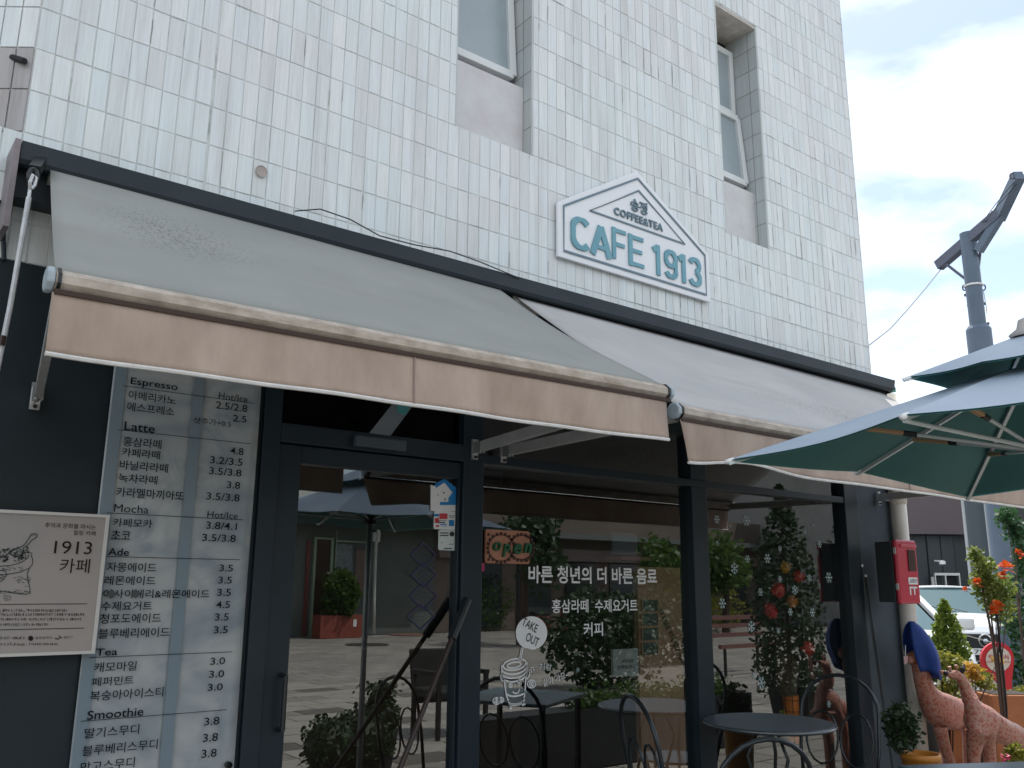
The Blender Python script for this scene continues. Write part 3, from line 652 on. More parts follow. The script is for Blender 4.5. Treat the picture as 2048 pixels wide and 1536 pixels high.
def awning(label, TL, TR, FL, FR, valz, fab, curl, brackets, sag=.03):
    TL, TR, FL, FR = map(Vector, (TL, TR, FL, FR))
    t = thing('awning', label, 'awning', ((TL.x+TR.x)/2, TL.y, TL.z), 'retractable awnings over the shopfront')
    rb = .027
    def fn(u, v):
        a = TL.lerp(TR, u); b = (FL+Vector((0, 0, rb))).lerp(FR+Vector((0, 0, rb)), u); p = a.lerp(b, v)
        p.z -= sag*math.sin(math.pi*v)*(.6+.4*math.sin(3+u*5)); p.z += .004*math.sin(u*17+v*3)*math.sin(math.pi*v)
        return p
    ob('canopy', MB().grid(fn, 40, 16), fab, t, smooth=True, solid=.003)
    ob('roller', MB().tube([TL+Vector((0, .03, -.02)), TR+Vector((0, .03, -.02))], .035, 12), fab, t)
    # front bar wrapped in cloth, eight sided, with end caps
    fb = MB(); d = (FR-FL)
    ns = 8; prof = [(rb*1.1*math.cos(math.radians(22.5+i*45)), rb*1.02*math.sin(math.radians(22.5+i*45))) for i in range(ns)]
    fb.prism([FL+Vector((0, y, z)) for y, z in prof], d); ob('front_bar', fb, BARC, t)
    ob('shadow_slot', MB().bar(FL+Vector((0, -.022, -rb-.006)), FR+Vector((0, -.022, -rb-.006)), .014, .012), mat('slot_brown', (.05, .03, .022), .8), t)  # dark brown bar stands in for the shade under the front bar
    for e, s in ((FL, -1), (FR, 1)):
        ob('end_cap', MB().prism([e+Vector((s*.001, y*1.2, z*1.22)) for y, z in prof], (s*.018, 0, 0)), GREYWHITE, t, bevel=.006)
        ob('cap_ring', MB().prism([e+Vector((-s*.012, y*1.16, z*1.18)) for y, z in prof], (s*.008, 0, 0)), BLACK, t)
    # valance
    def vf(u, v):
        p = (FL+Vector((-.004, -.022, -rb-.008))).lerp(FR+Vector((-.020, -.022, -rb-.008)), u)
        drop = (FL.z-rb-.008-valz)*v
        q = p+Vector((0, 0, -drop)); q.y += .012*v*math.sin(u*9+1)*v+.005*v*math.sin(u*31)
        q += curl(u, v); return q
    ob('valance', MB().grid(vf, 60, 10), VAL, t, smooth=True, solid=.002)
    ob('piping', MB().tube([vf(i/60, 1)+Vector((0, 0, -.004)) for i in range(61)], .006, 6), PIPING, t)
    ob('seam', MB().tube([vf(.48, j/6)+Vector((0, -.003, 0)) for j in range(7)], .0035, 4), mat('seam_grey', (.28, .20, .18), .8), t)
    for bx, ex in brackets:
        b0 = Vector((bx, SF-.05, EYE+.615)); e0 = FL.lerp(FR, (ex-FL.x)/(FR.x-FL.x))+Vector((0, .02, -.01))
        ob('bracket', MB().box(bx-.016, bx+.016, SF-.062, SF-.049, EYE+.575, EYE+.67).box(bx-.014, bx-.006, SF-.12, SF-.062, EYE+.60, EYE+.655).box(bx+.006, bx+.014, SF-.12, SF-.062, EYE+.60, EYE+.655), ALU, t)
        ob('bracket_bolt', MB().tube([(bx, SF-.062, EYE+.585), (bx, SF-.074, EYE+.585)], .007), BLACK, t)
        a0 = b0+Vector((0, -.06, .015)); ob('arm', MB().bar(a0, e0, .026, .050), mat('arm_coat', (.36, .37, .36), .45, var=.12, scale=12), t, bevel=.004)
    return t
def curlL(u, v): return Vector((.004*v*max(0, 1-u/.05), 0, -.004*v*math.sin(math.pi*u)))
awning('left grey awning with stained peach valance over the menu and door', (.462, 3.27, EYE+1.425), (2.445, 3.27, EYE+1.41), (.357, 2.25, EYE+.700), (2.408, 2.175, EYE+.700), EYE+.522, FA, curlL, ((.525, .375), (2.39, 2.38)))
def curlR(u, v):
    k = max(0, 1-u/.06); return Vector((.05*v*k, 0, .0+.03*v*v*math.exp(-((u-.12)/.07)**2)))
awning('right pale awning with curled valance reaching behind the green umbrella', (2.56, 3.27, EYE+1.39), (5.95, 3.27, EYE+1.37), (2.505, 2.21, EYE+.648), (5.90, 2.2, EYE+.648), EYE+.458, FB, curlR, ((2.56, 2.53), (5.93, 5.85)))
# teal tag hanging under the left awning
tg = [P(x, y, 3.2) for x, y in ((795, 808), (821, 813), (811, 830), (796, 825))]
tag(ob('pennant', MB().prism(tg, (0, .004, 0)), mat('teal_cloth', (.05, .26, .27), .7)), 'small teal pennant hanging below the left valance', 'pennant')
# gear and winding rod at the left end
rod = thing('winding_rod', 'white awning winding rod hanging from a gear eye at far left', 'rod', P(65, 350, 3.12))
y_ = 3.10
ob('rod', MB().tube([P(58, 395, y_), P(40, 500, y_), P(20, 615, y_), P(-10, 760, y_)], .0085, 8), mat('rod_white', (.58, .60, .62), .4, var=.15, scale=25), rod)
ob('joint_sleeve', MB().tube([P(5, 672, y_-.01), P(1, 690, y_-.01)], .012), WOODBR, rod)
ob('hook', MB().tube([P(58, 395, y_), P(60, 380, y_), P(60, 365, y_-.01), P(66, 350, y_), P(73, 356, y_), P(70, 370, y_), P(63, 378, y_)], .006, 6), STEEL, rod)
ob('gear_eye', MB().tube([P(66+9*math.cos(a*.7), 352+14*math.sin(a*.7), y_+.02) for a in range(9)], .008, 6, closed=True).bar(P(70, 340, y_+.03), P(84, 318, 3.27), .035, .03), BLACK, rod)
# dark end of a neighbouring box at top left
q = MB().prism([P(-60, 262, 3.5), P(4, 275, 3.5), P(38, 300, 3.5), P(22, 398, 3.5), P(-60, 385, 3.5)], (0, .25, 0))
tag(ob('roller_box', q, mat('navy_box', (.012, .022, .035), .4, color2=(.02, .035, .055), scale=4), bevel=.01), 'dark navy roller box on the side wall left of the hood', 'box')
q = MB().tube([P(-20, 405, 3.38), P(14, 402, 3.38)], .006).tube([P(5, 404, 3.38), P(8, 520, 3.38)], .008)
tag(ob('conduit', q, FRAME), 'thin dark conduit on the tiles under the roller box', 'conduit')

# ------------------------------------------------------------------ cafe sign
SY = 3.368
def SP(x, y, d=0): return P(x, y, SY-d)
# true shape: symmetric house
xl, xr = SP(1116, 500).x, SP(1419, 550).x; xm = (xl+xr)/2
zbo = (SP(1118, 508).z+SP(1415, 607).z)/2; zsh = (SP(1118, 400).z+SP(1413, 512).z)/2; zap = SP(1277, 343).z
sign = thing('cafe_sign', 'white house shaped CAFE 1913 sign on the tiles', 'sign', (xm, SY, zbo))
def house(x0, x1, z0, zs, za, y, t):
    return MB().prism([(x0, y, z0), (x0, y, zs), ((x0+x1)/2, y, za), (x1, y, zs), (x1, y, z0)], (0, t, 0))
ob('board', house(xl, xr, zbo, zsh, zap, SY, .018), mat('sign_white', (.74, .77, .80), .35, color2=(.80, .81, .83), scale=3), sign, bevel=.003)
SB = mat('sign_slate', (.12, .19, .24), .4); ST = mat('sign_teal', (.11, .30, .38), .4, color2=(.15, .36, .42), scale=8)
e = .040
bd = MB(); ribbon(bd, [(xl+e, SY-.004, zbo+e), (xl+e, SY-.004, zsh-e*.35), (xm, SY-.004, zap-e*1.25), (xr-e, SY-.004, zsh-e*.35), (xr-e, SY-.004, zbo+e)], .013, closed=True)
ob('border', bd, SB, sign, solid=.003)
ty = SY-.004
tl, ta, tr = SP(1180, 420, .004), SP(1277, 381, .004), SP(1370, 489, .004)
hz_ = (tl.z+tr.z)/2
tb = MB(); ribbon(tb, [(tl.x, ty, hz_), ((tl.x+tr.x)/2, ty, ta.z), (tr.x, ty, hz_)], .012, closed=True)
ob('triangle', tb, SB, sign, solid=.003)
def sgt(body, x0, y0, x1, y1, h, m, bold, depth=.010, **k): return ptxt(body, x0, y0, x1, y1, h, SY-.004, m, sign, bold, depth=depth, **k)
# CAFE and 1913 letter by letter, even strokes cut from sheet
def arc(cx, cy, rx, ry, a0, a1, n=14): return [(cx+rx*math.cos(math.radians(a0+(a1-a0)*i/n)), cy+ry*math.sin(math.radians(a0+(a1-a0)*i/n))) for i in range(n+1)]
GLY = {'C': [arc(.5, .66, .40, .27, 35, 180)+arc(.5, .34, .40, .27, 180, 325)], 'A': [[(.06, 0), (.5, .93)], [(.94, 0), (.5, .93)], [(.22, .27), (.78, .27)]], 'F': [[(.12, 0), (.12, 1)], [(.12, .92), (.95, .92)], [(.12, .48), (.85, .48)]],
 'E': [[(.12, 0), (.12, 1)], [(.12, .92), (.95, .92)], [(.12, .50), (.85, .50)], [(.12, .08), (.97, .08)]], '1': [[(.62, 0), (.62, 1)], [(.05, .80), (.60, .94)]],
 '9': [arc(.5, .68, .36, .25, 0, 360, 22), [(.86, .70), (.86, .32)]+arc(.5, .28, .36, .21, 0, -160, 12)], '3': [arc(.48, .72, .34, .21, 160, -80, 16), arc(.48, .28, .37, .22, 80, -160, 16)]}
def letter(ch, xa, xb, yc, h, sw=12.0):
    a = P(xa, yc, SY-.004); b = P(xb, yc, SY-.004); k = (P(xa, yc-h/2, SY-.004).z-P(xa, yc+h/2, SY-.004).z); w = (b.x-a.x); zc = (a.z+b.z)/2; st = w*.235 if ch != '1' else w*.44
    q = MB()
    for j, pl in enumerate(GLY[ch]):
        pts = [Vector((a.x+st*.5*0+w*x, SY-.006+.0004*j, zc-k/2+k*y)) for x, y in pl]
        n = len(pts)
        for i in range(n-1):
            p, r = pts[i], pts[i+1]; d = (r-p).normalized()
            t_ = st*abs(d.z)+k*.12*abs(d.x) if n == 2 else st*.92*abs(d.z)+k*.12*abs(d.x); e0 = 0 if (n == 2) else k*.004; yo = Vector((0, -.0003*(i % 4), 0)); q.obox((p+r)/2+yo, d*((r-p).length/2+e0), Vector((d.z, 0, -d.x))*t_/2, Vector((0, .004, 0)))
    return ob('letter', q, ST, sign)
for ch, x0, x1, yc, h in (('C', 1142, 1181, 468, 66), ('A', 1182, 1221, 481, 64), ('F', 1224, 1253, 489, 62), ('E', 1257, 1288, 503, 63), ('1', 1306, 1322, 520, 60), ('9', 1328, 1355, 529, 58), ('1', 1357, 1373, 537, 56), ('3', 1377, 1403, 544, 57)): letter(ch, x0, x1, yc, h)
sgt('COFFEE&TEA', 1228, 421, 1325, 456, 15, SB, .018, .005, spacing=1.15)
sgt('송정', 1261, 407, 1294, 420, 25, SB, .012, .005)

# ------------------------------------------------------------------ menu banner
MY_ = SF-.06
menu = thing('menu_banner', 'tall pale translucent menu banner beside the door', 'menu', (1.05, MY_, .3))
mxl, mxr = P(200, 1000, MY_).x, P(524, 790, MY_).x
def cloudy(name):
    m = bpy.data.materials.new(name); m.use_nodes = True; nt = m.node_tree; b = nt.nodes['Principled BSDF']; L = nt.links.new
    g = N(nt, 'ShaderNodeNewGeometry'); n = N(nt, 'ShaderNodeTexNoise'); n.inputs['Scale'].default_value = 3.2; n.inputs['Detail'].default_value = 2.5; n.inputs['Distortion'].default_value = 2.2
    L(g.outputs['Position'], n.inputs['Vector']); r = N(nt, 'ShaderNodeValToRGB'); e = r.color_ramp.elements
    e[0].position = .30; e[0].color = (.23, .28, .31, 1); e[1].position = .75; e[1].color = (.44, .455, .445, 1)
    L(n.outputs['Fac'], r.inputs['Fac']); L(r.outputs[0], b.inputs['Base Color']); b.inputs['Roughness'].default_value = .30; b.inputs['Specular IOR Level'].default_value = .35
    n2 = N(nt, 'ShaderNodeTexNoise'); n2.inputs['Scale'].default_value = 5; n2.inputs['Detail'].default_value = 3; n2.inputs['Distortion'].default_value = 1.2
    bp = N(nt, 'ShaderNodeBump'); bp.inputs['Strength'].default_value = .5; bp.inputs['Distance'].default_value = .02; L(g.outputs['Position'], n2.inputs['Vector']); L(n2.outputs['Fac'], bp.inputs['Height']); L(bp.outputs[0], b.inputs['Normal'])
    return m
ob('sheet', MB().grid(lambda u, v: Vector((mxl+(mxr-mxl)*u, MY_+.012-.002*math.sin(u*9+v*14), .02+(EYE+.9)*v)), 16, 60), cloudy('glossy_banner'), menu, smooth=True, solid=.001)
BAND = mat('banner_band', (.18, .235, .27), .35, spec=.3)
xb = P(378, 1000, MY_).x
ob('band', MB().poly([(xb-.02, MY_+.004, .02), (xb+.022, MY_+.004, .02), (xb+.022, MY_+.004, EYE+.88), (xb-.02, MY_+.004, EYE+.88)]), BAND, menu)
ob('band', MB().poly([(mxl+.004, MY_+.004, .02), (mxl+.045, MY_+.004, .02), (mxl+.045, MY_+.004, EYE+.88), (mxl+.004, MY_+.004, EYE+.88)]), BAND, menu)
MI = mat('menu_ink', (.006, .012, .018), .7, spec=.1)
ml = MY_-.002
U = [('Espresso',955,125,1300,165,66,.012),('Hot/Ice',1600,228,1812,248,52,0),('아메리카노',940,222,1285,255,64,.006),('2.5/2.8',1580,293,1810,318,54,.006),('에스프레소',930,303,1275,342,66,.006),('2.5',1705,390,1803,396,50,.006),('샷추가+0.5',1415,405,1690,432,48,0),
 ('Latte',910,450,1135,463,64,.012),('홍삼라떼',900,560,1182,578,72,.008),('4.8',1685,628,1782,632,52,.006),('카페라떼',890,642,1172,653,64,.008),('3.2/3.5',1537,697,1775,708,54,.006),('바닐라라떼',875,735,1230,750,68,.008),('3.5/3.8',1530,777,1767,786,54,.006),('녹차라떼',868,825,1152,842,66,.008),('3.8',1660,877,1757,880,52,.006),
 ('카라멜마끼아또',850,935,1345,952,72,.008),('3.5/3.8',1510,960,1753,970,54,.006),('Mocha',835,1048,1088,1056,58,.0),('Hot/Ice',1517,1095,1740,1100,50,0),('카페모카',825,1155,1115,1157,62,.008),('3.8/4.1',1508,1174,1733,1179,54,.006),('초코',815,1242,955,1243,68,.008),('3.5/3.8',1480,1262,1725,1268,54,.006),('Ade',790,1367,945,1369,56,.012),('자몽에이드',782,1480,1145,1480,70,.008),('3.5',1605,1485,1705,1485,50,.006)]
Lo = [('레몬에이드',765,165,1138,165,68,.008),('3.5',1597,160,1697,163,52,.006),('아사이베리&레몬에이드',755,265,1532,260,66,.008),('3.5',1590,250,1690,252,54,.006),('수제요거트',742,352,1112,350,70,.008),('4.5',1582,340,1683,342,52,.006),('청포도에이드',732,442,1178,440,74,.008),('3.5',1573,430,1673,432,54,.006),('블루베리에이드',722,550,1240,545,74,.008),('3.5',1565,525,1667,524,54,.006),
 ('Tea',702,688,860,686,54,.012),('캐모마일',690,800,1000,788,72,.006),('3.0',1540,756,1647,751,52,.006),('페퍼민트',672,905,978,893,66,.006),('3.0',1530,850,1640,846,52,.006),('복숭아아이스티',660,1007,1195,982,74,.006),('3.0',1520,946,1630,942,52,.006),('Smoothie',640,1147,1050,1126,66,.012),
 ('딸기스무디',620,1277,1018,1258,74,.006),('3.8',1495,1196,1605,1190,58,.006),('블루베리스무디',605,1402,1152,1370,76,.006),('3.8',1485,1316,1595,1309,60,.006),('망고스무디',590,1522,985,1504,76,.006),('3.8',1475,1430,1585,1426,60,.006)]
def mrow(rows, oy):
    for (s, a, b, c, d, h, bo) in rows: ptxt(s, a/3.657, oy+b/3.657, c/3.657, oy+d/3.657, h/3.657, ml, MI, menu, bo)
mrow(U, 730); mrow(Lo, 1116)
for a, b, c, d, oy in ((900,155,1860,278,730),(865,478,1835,573,730),(780,1085,1782,1130,730),(780,1403,1755,1423,730),(655,730,1697,685,1116),(590,1198,1660,1107,1116)):
    p, q = P(a/3.657, oy+b/3.657, ml), P(c/3.657, oy+d/3.657, ml); z = (p.z+q.z)/2
    ob('rule', MB().poly([(p.x, ml, z-.001), (q.x, ml, z-.001), (q.x, ml, z+.0012), (p.x, ml, z+.0012)]), MI, menu)
for cx in (818, 993):
    x, y = cx/3.657, 1116+262/3.657; k = 9.5
    ob('diamond_patch', MB().poly([P(x-k-1, y, ml-.002), P(x, y+k, ml-.002), P(x+k+1, y, ml-.002), P(x, y-k, ml-.002)]), mat('diamond_grey', (.045, .05, .055), .4), menu)
pg_ = ob('peg', MB().lathe([(.001, 0), (.012, 0), (.012, .02)], (0, 0, 0), 12), BLACK, menu)
pg_.data.transform(Matrix.Translation(P(455, 1529, ml)-wloc(menu)) @ Matrix.Rotation(math.radians(90), 4, 'X') @ Matrix.Translation(wloc(menu)))

# ------------------------------------------------------------------ 1913 poster
PY = SF-.10
px0, px1 = P(-150, 1100, PY).x, P(205, 1160, PY).x; pz0, pz1 = P(0, 1314, PY).z, P(0, 1019, PY).z
px0 = px1-.62
post = thing('poster_board', 'pale 1913 cafe poster board with a coffee sack drawing at lower left', 'poster', (px1, PY, pz0))
ob('board', MB().box(px0, px1, PY, PY+.055, pz0, pz1), mat('poster_paper', (.30, .29, .28), .55, spec=.25, color2=(.36, .32, .29), scale=2.2), post, bevel=.002)
ob('border', MB().box(px0, px1, PY-.006, PY-.001, pz1-.010, pz1).box(px0, px1, PY-.006, PY-.001, pz0, pz0+.010).box(px1-.012, px1, PY-.006, PY-.001, pz0+.010, pz1-.010), mat('poster_edge', (.55, .53, .50), .35), post)
py_ = PY-.003
def pp(x, y): return (x/4.957, 1010+y/4.957)
def ptx(s, a, b, c, d, h, bold=0): 
    q, r = pp(a, b), pp(c, d); ptxt(s, q[0], q[1], r[0], r[1], h/4.957, py_, INKBROWN, post, bold)
ptx('추억과 문화를 마시는', 445, 200, 950, 218, 50, 0); ptx('힐링 카페', 728, 275, 948, 280, 48, 0)
ptx('1913', 540, 420, 912, 425, 128, 0); ptx('카페', 595, 600, 890, 605, 145, 0)
for a, b in ((985, 865), (1240, 830)):
    p, q = P(*pp(-150, a), py_), P(*pp(b, a), py_); ob('rule', MB().poly([(p.x, py_, p.z-.0012), (q.x, py_, p.z-.0012), (q.x, py_, p.z+.0008), (p.x, py_, p.z+.0008)]), INKBROWN, post)
random.seed(3)
fp = MB()
for (yy, xe, hh) in ((1045, 660, 26), (1085, 840, 26), (1132, 790, 24), (1185, 465, 24), (1318, 240, 26), (1380, 235, 22), (1378, 575, 20)):
    x = -140 if xe != 575 else 290
    while x < xe:
        wd = random.uniform(12, 20)
        for k in range(3):
            xa = x+random.uniform(0, wd*.6); ya = yy+random.uniform(-hh/2, hh/2)
            if random.random() < .5: pts = [(xa, ya), (xa+wd*.7, ya+random.uniform(-2, 2))]
            else: pts = [(xa, yy-hh/2), (xa+random.uniform(-2, 2), yy+hh/2)]
            ribbon(fp, [P(*pp(*p), py_) for p in pts], .0011)
        x += wd+random.choice((3, 3, 3, 12))
ob('fine_print', fp, INKBROWN, post)
ptx('광주광역시', 350, 1318, 515, 1316, 26, 0); ptx('광산구', 632, 1312, 722, 1308, 26, 0)
lg = MB(); lg.poly(list(reversed([P(*pp(305+26*math.cos(k*math.pi/8), 1322+26*math.sin(k*math.pi/8)), py_) for k in range(16)]))); ribbon(lg, [P(*pp(*p), py_) for p in ((545, 1322), (575, 1330), (600, 1312), (615, 1318))], .003); ribbon(lg, [P(*pp(*p), py_) for p in ((585, 1295), (592, 1306))], .003)
ob('emblem', lg, INKBROWN, post)
sk = MB()
def K(pts, w=.0025): ribbon(sk, [P(*pp(x, y), py_) for x, y in pts], w)
K([(-150, 690), (-60, 700), (70, 688), (200, 665), (290, 625), (320, 590), (325, 545)]); K([(325, 545), (310, 500), (320, 480), (290, 470), (240, 478)])
K([(-150, 600), (-40, 610), (100, 600), (210, 570), (270, 530), (290, 490)]); K([(290, 630), (270, 680), (275, 740), (295, 820), (300, 875), (260, 885), (180, 878), (100, 868), (20, 855), (-150, 850)])
K([(-150, 650), (20, 648), (60, 660), (62, 700), (20, 750), (-40, 770)]); K([(-60, 690), (30, 690), (20, 725), (-40, 735)])
K([(90, 470), (130, 440), (190, 430), (222, 450), (215, 495), (180, 510), (130, 505), (100, 485), (90, 470)], .003)
K([(160, 425), (215, 412), (250, 385), (290, 325), (310, 290), (350, 280), (370, 298), (362, 320), (320, 345), (270, 400), (235, 420), (232, 465), (215, 495)], .003)
K([(315, 300), (345, 298), (350, 310)], .0015)
for k in range(120):                     # beans in the mouth of the sack
    x = random.uniform(-140, 280); y = 470+random.uniform(-35, 95)-abs(x-60)*.06
    if y > 600-(x-60)*.35: continue
    a = random.uniform(0, 3.1); r1, r2 = random.uniform(10, 16), random.uniform(5, 8); q = []
    for i in range(9): t_ = i*math.pi/4; u_, v_ = r1*math.cos(t_), r2*math.sin(t_); q.append((x+u_*math.cos(a)-v_*math.sin(a), y+u_*math.sin(a)+v_*math.cos(a)))
    if random.random() < .45: sk.poly(list(reversed([P(*pp(*p), py_) for p in q[:-1]])))
    else: K(q, .0016)
for k in range(110):                     # hatching in the folds
    x = random.uniform(-120, 290); y = random.choice((random.uniform(700, 770), random.uniform(610, 650), random.uniform(840, 880), random.uniform(740, 860)))
    if x < 150 and 740 < y < 835: continue
    K([(x, y), (x+random.uniform(8, 34), y+random.uniform(-14, 12))], .0014)
K([(30, 905), (80, 900), (110, 915), (95, 940), (50, 945), (35, 925), (80, 922)], .0018)
ob('sack_drawing', sk, mat('drawing_ink', (.02, .035, .035), .6), post)

# ------------------------------------------------------------------ pole leaning by the door
lp = thing('leaning_pole', 'dark brown pole with a black grip leaning against the door post', 'pole', (2.2, 3.1, 0))
a_, b_ = Vector((2.335, SF-.075, EYE-.10)), P(800, 1536, 3.2)
dd = (b_-a_).normalized(); foot = a_+dd*((a_.z-.0)/-dd.z)
ob('shaft', MB().tube([a_, foot], .011, 8), mat('dark_stain', (.030, .016, .012), .4), lp); ob('grip', MB().tube([a_-dd*.04, a_+dd*.16], .021, 10), BLACK, lp)
for i, (x, y) in enumerate(((1724, 1130), (1731, 1150))):
    rr = thing('thin_rod', ['thin black rod with white tip, taller of two on the grey wall', 'thin black rod with white tip, shorter of two on the grey wall'][i], 'rod', (5.7, 3.35, 0), 'black rods leaning on the wall')
    a_ = P(x, y+4, 3.372); b_ = P(x+(27 if i == 0 else 22), 1310, 3.33); d_ = (b_-a_).normalized(); b_ = a_+d_*((a_.z)/-d_.z)
    ob('shaft', MB().tube([a_, b_], .006, 6), BLACK, rr); ob('tip', MB().ball(a_+Vector((0, 0, .008)), .011), WHITE, rr)

# ------------------------------------------------------------------ downpipe and fire box at the corner
pipe = thing('downpipe', 'thick cream downpipe at the building corner behind the red box', 'pipe', (6.20, 3.3, 0))
pc = P(1799, 1040, 3.33); pr_ = .055
CREAM = mat('cream_pvc', (.60, .56, .49), .45, color2=(.70, .67, .60), scale=6)
ob('pipe', MB().tube([(pc.x, 3.33, 0), (pc.x, 3.33, EYE+1.40)], pr_, 20), CREAM, pipe, smooth=True)
ob('sleeve', MB().tube([(pc.x, 3.33, P(0, 0, 3.33).z*0+P(1797, 1008, 3.33).z), (pc.x, 3.33, P(1797, 1008, 3.33).z+.16)], pr_+.006, 20), CREAM, pipe, smooth=True)
fbx = thing('fire_box', 'tall red fire extinguisher box fixed at the cream pipe', 'fire box', P(1815, 1210, 3.1))
fy = 3.12
fa, fb_ = P(1797, 1077, fy), P(1840, 1208, fy)
xL, xR = P(1797, 1140, fy).x, P(1836, 1140, fy).x; zT, zB = P(1797, 1079, fy).z, P(1808, 1208, fy).z
ob('body', MB().box(xL-.006, xR-.004, fy+.03, fy+.155, zB+.01, zT-.012), mat('box_body', (.022, .030, .034), .6), fbx, bevel=.01)
ob('door', MB().box(xL-.008, xR, fy-.002, fy+.028, zB, zT), RED, fbx, bevel=.012)
ob('rim', MB().box(xL+.04, xR-.008, fy-.010, fy-.003, zT-.050, zT-.030), mat('red_light', (.55, .05, .08), .3), fbx, bevel=.003)
wx0, wx1 = P(1815, 1120, fy).x, P(1829, 1120, fy).x; wz0, wz1 = P(1820, 1142, fy).z, P(1820, 1100, fy).z
ob('window', MB().box(wx0, wx1, fy-.008, fy-.003, wz0, wz1), mat('smoked_pane', (.05, .035, .035), .15), fbx)
rw = xR-xL
ob('label_plate', MB().box(xL+rw*.42, xR-rw*.12, fy-.006, fy-.0025, wz0-.088, wz0-.042), WHITE, fbx)
text('소화기', xL+rw*.47, xR-rw*.17, wz0-.080, wz0-.050, fy-.0075, INK, fbx, .01)
text('소 화 기', xL+rw*.40, xR-rw*.18, wz1+.012, wz1+.034, fy-.004, WINK, fbx, .01)
text('ΓΓ', xL+rw*.45, xR-rw*.15, zB+.058, zB+.112, fy-.004, WINK, fbx, .05)
for z in (wz1, zB+.12): ob('hinge', MB().box(xL-.014, xL-.008, fy+.002, fy+.02, z-.03, z+.012), STEEL, fbx)

# ------------------------------------------------------------------ green umbrella
UC = (3.107, 1.185)
um = thing('patio_umbrella', 'large dark green patio umbrella with pale top and silver ribs', 'umbrella', (UC[0], UC[1], 0))
rim = {( -1, -1): (2.316, .568, .47), (-1, 0): (2.384, 1.256, .475), (-1, 1): (2.462, 1.94, .425), (0, 1): (3.172, 1.878, .442), (1, 1): (3.898, 1.803, .385), (1, 0): (3.83, 1.114, .44), (1, -1): (3.763, .425, .43), (0, -1): (3.039, .496, .45)}
rim = {k: Vector((a, b, EYE+c)) for k, (a, b, c) in rim.items()}
ring = [(-1, -1), (-1, 0), (-1, 1), (0, 1), (1, 1), (1, 0), (1, -1), (0, -1)]
apex = Vector((UC[0], UC[1], EYE+.735))
def canopy_mat():
    m = bpy.data.materials.new('umbrella_cloth'); m.use_nodes = True; nt = m.node_tree; b = nt.nodes['Principled BSDF']; L = nt.links.new
    g = N(nt, 'ShaderNodeNewGeometry'); x = N(nt, 'ShaderNodeMix', data_type='RGBA')
    n = N(nt, 'ShaderNodeTexNoise'); n.inputs['Scale'].default_value = 3; L(g.outputs['Position'], n.inputs['Vector'])
    r = N(nt, 'ShaderNodeValToRGB'); r.color_ramp.elements[0].color = (.018, .070, .062, 1); r.color_ramp.elements[1].color = (.026, .085, .080, 1); L(n.outputs['Fac'], r.inputs['Fac'])
    L(r.outputs[0], x.inputs['A']); x.inputs['B'].default_value = (.30, .38, .46, 1); L(g.outputs['Backfacing'], x.inputs['Factor']); L(x.outputs['Result'], b.inputs['Base Color'])  # pale side has the sky sheen mixed into its colour
    b.inputs['Roughness'].default_value = .45; b.inputs['Sheen Weight'].default_value = .2
    t = N(nt, 'ShaderNodeBsdfTranslucent'); t.inputs[0].default_value = (.02, .12, .11, 1); ms = N(nt, 'ShaderNodeMixShader'); ms.inputs[0].default_value = .30; L(b.outputs[0], ms.inputs[1]); L(t.outputs[0], ms.inputs[2]); L(ms.outputs[0], nt.nodes['Material Output'].inputs[0])
    return m
UM = canopy_mat()
TOPCL = mat('umbrella_top_cloth', (.30, .38, .47), .5, color2=(.36, .44, .53), scale=3)  # pale blue stands in for sky sheen on the green cloth
def gore(a, b, ap, sag, m, name, off=0.0, t0=0.0):
    def fn(u, v):
        s = v*(1-t0); p = a.lerp(b, u).lerp(ap, s); k = math.sin(math.pi*u)*(1-s)
        p.z -= sag*k*(1.0 if v > 0 else 1.0)*(.6+.4*math.sin(math.pi*s)); q = ap-p; q.z = 0
        p += q*(.05*k*(1-v))                 # the hem curves inwards between ribs
        p.z += off; return p
    return ob(name, MB().grid(fn, 10, 12), m, um, smooth=True)
UND = mat('umbrella_underside', (.075, .25, .24), .6, color2=(.09, .28, .27), scale=3, trans=.45)
for i in range(8):
    a, b = rim[ring[i]], rim[ring[(i+1) % 8]]
    gore(a, b, apex, .018, UND, 'canopy_panel', 0, .14)
    gore(a, b, apex, .018, TOPCL, 'canopy_cover', .006, .14)
# vent cap
vt = (.391, EYE+.697)
vz = EYE+.835
vr = {k: Vector((UC[0]+(rim[k].x-UC[0])*(.391 if 0 not in k else .40), UC[1]+(rim[k].y-UC[1])*(.391 if 0 not in k else .40), vt[1]+(.0 if 0 not in k else -.004))) for k in ring}
vap = Vector((UC[0], UC[1], vz))
for i in range(8):
    a, b = vr[ring[i]], vr[ring[(i+1) % 8]]
    gore(a, b, vap, .006, UND, 'vent_panel'); gore(a, b, vap, .006, TOPCL, 'vent_cover', .006)
for k in ((-1, 1), (-1, -1), (1, 1)):
    d_ = (vr[k]-vap).normalized(); ob('vent_tip', MB().tube([vr[k]-d_*.012, vr[k]+d_*.014], .008, 8), WHITE, um)
    ob('vent_rib', MB().bar(vr[k]+Vector((0, 0, -.006)), vap+Vector((0, 0, -.012)), .010, .006), ALU, um)
ob('strap', MB().bar(P(1945, 726, vr[(-1, 1)].y*.8+UC[1]*.2), P(1944, 766, vr[(-1, 1)].y*.8+UC[1]*.2), .018, .004), ORANGEW, um)
RIB = mat('rib_coat', (.50, .56, .57), .35, .3)
hubz = EYE+.445
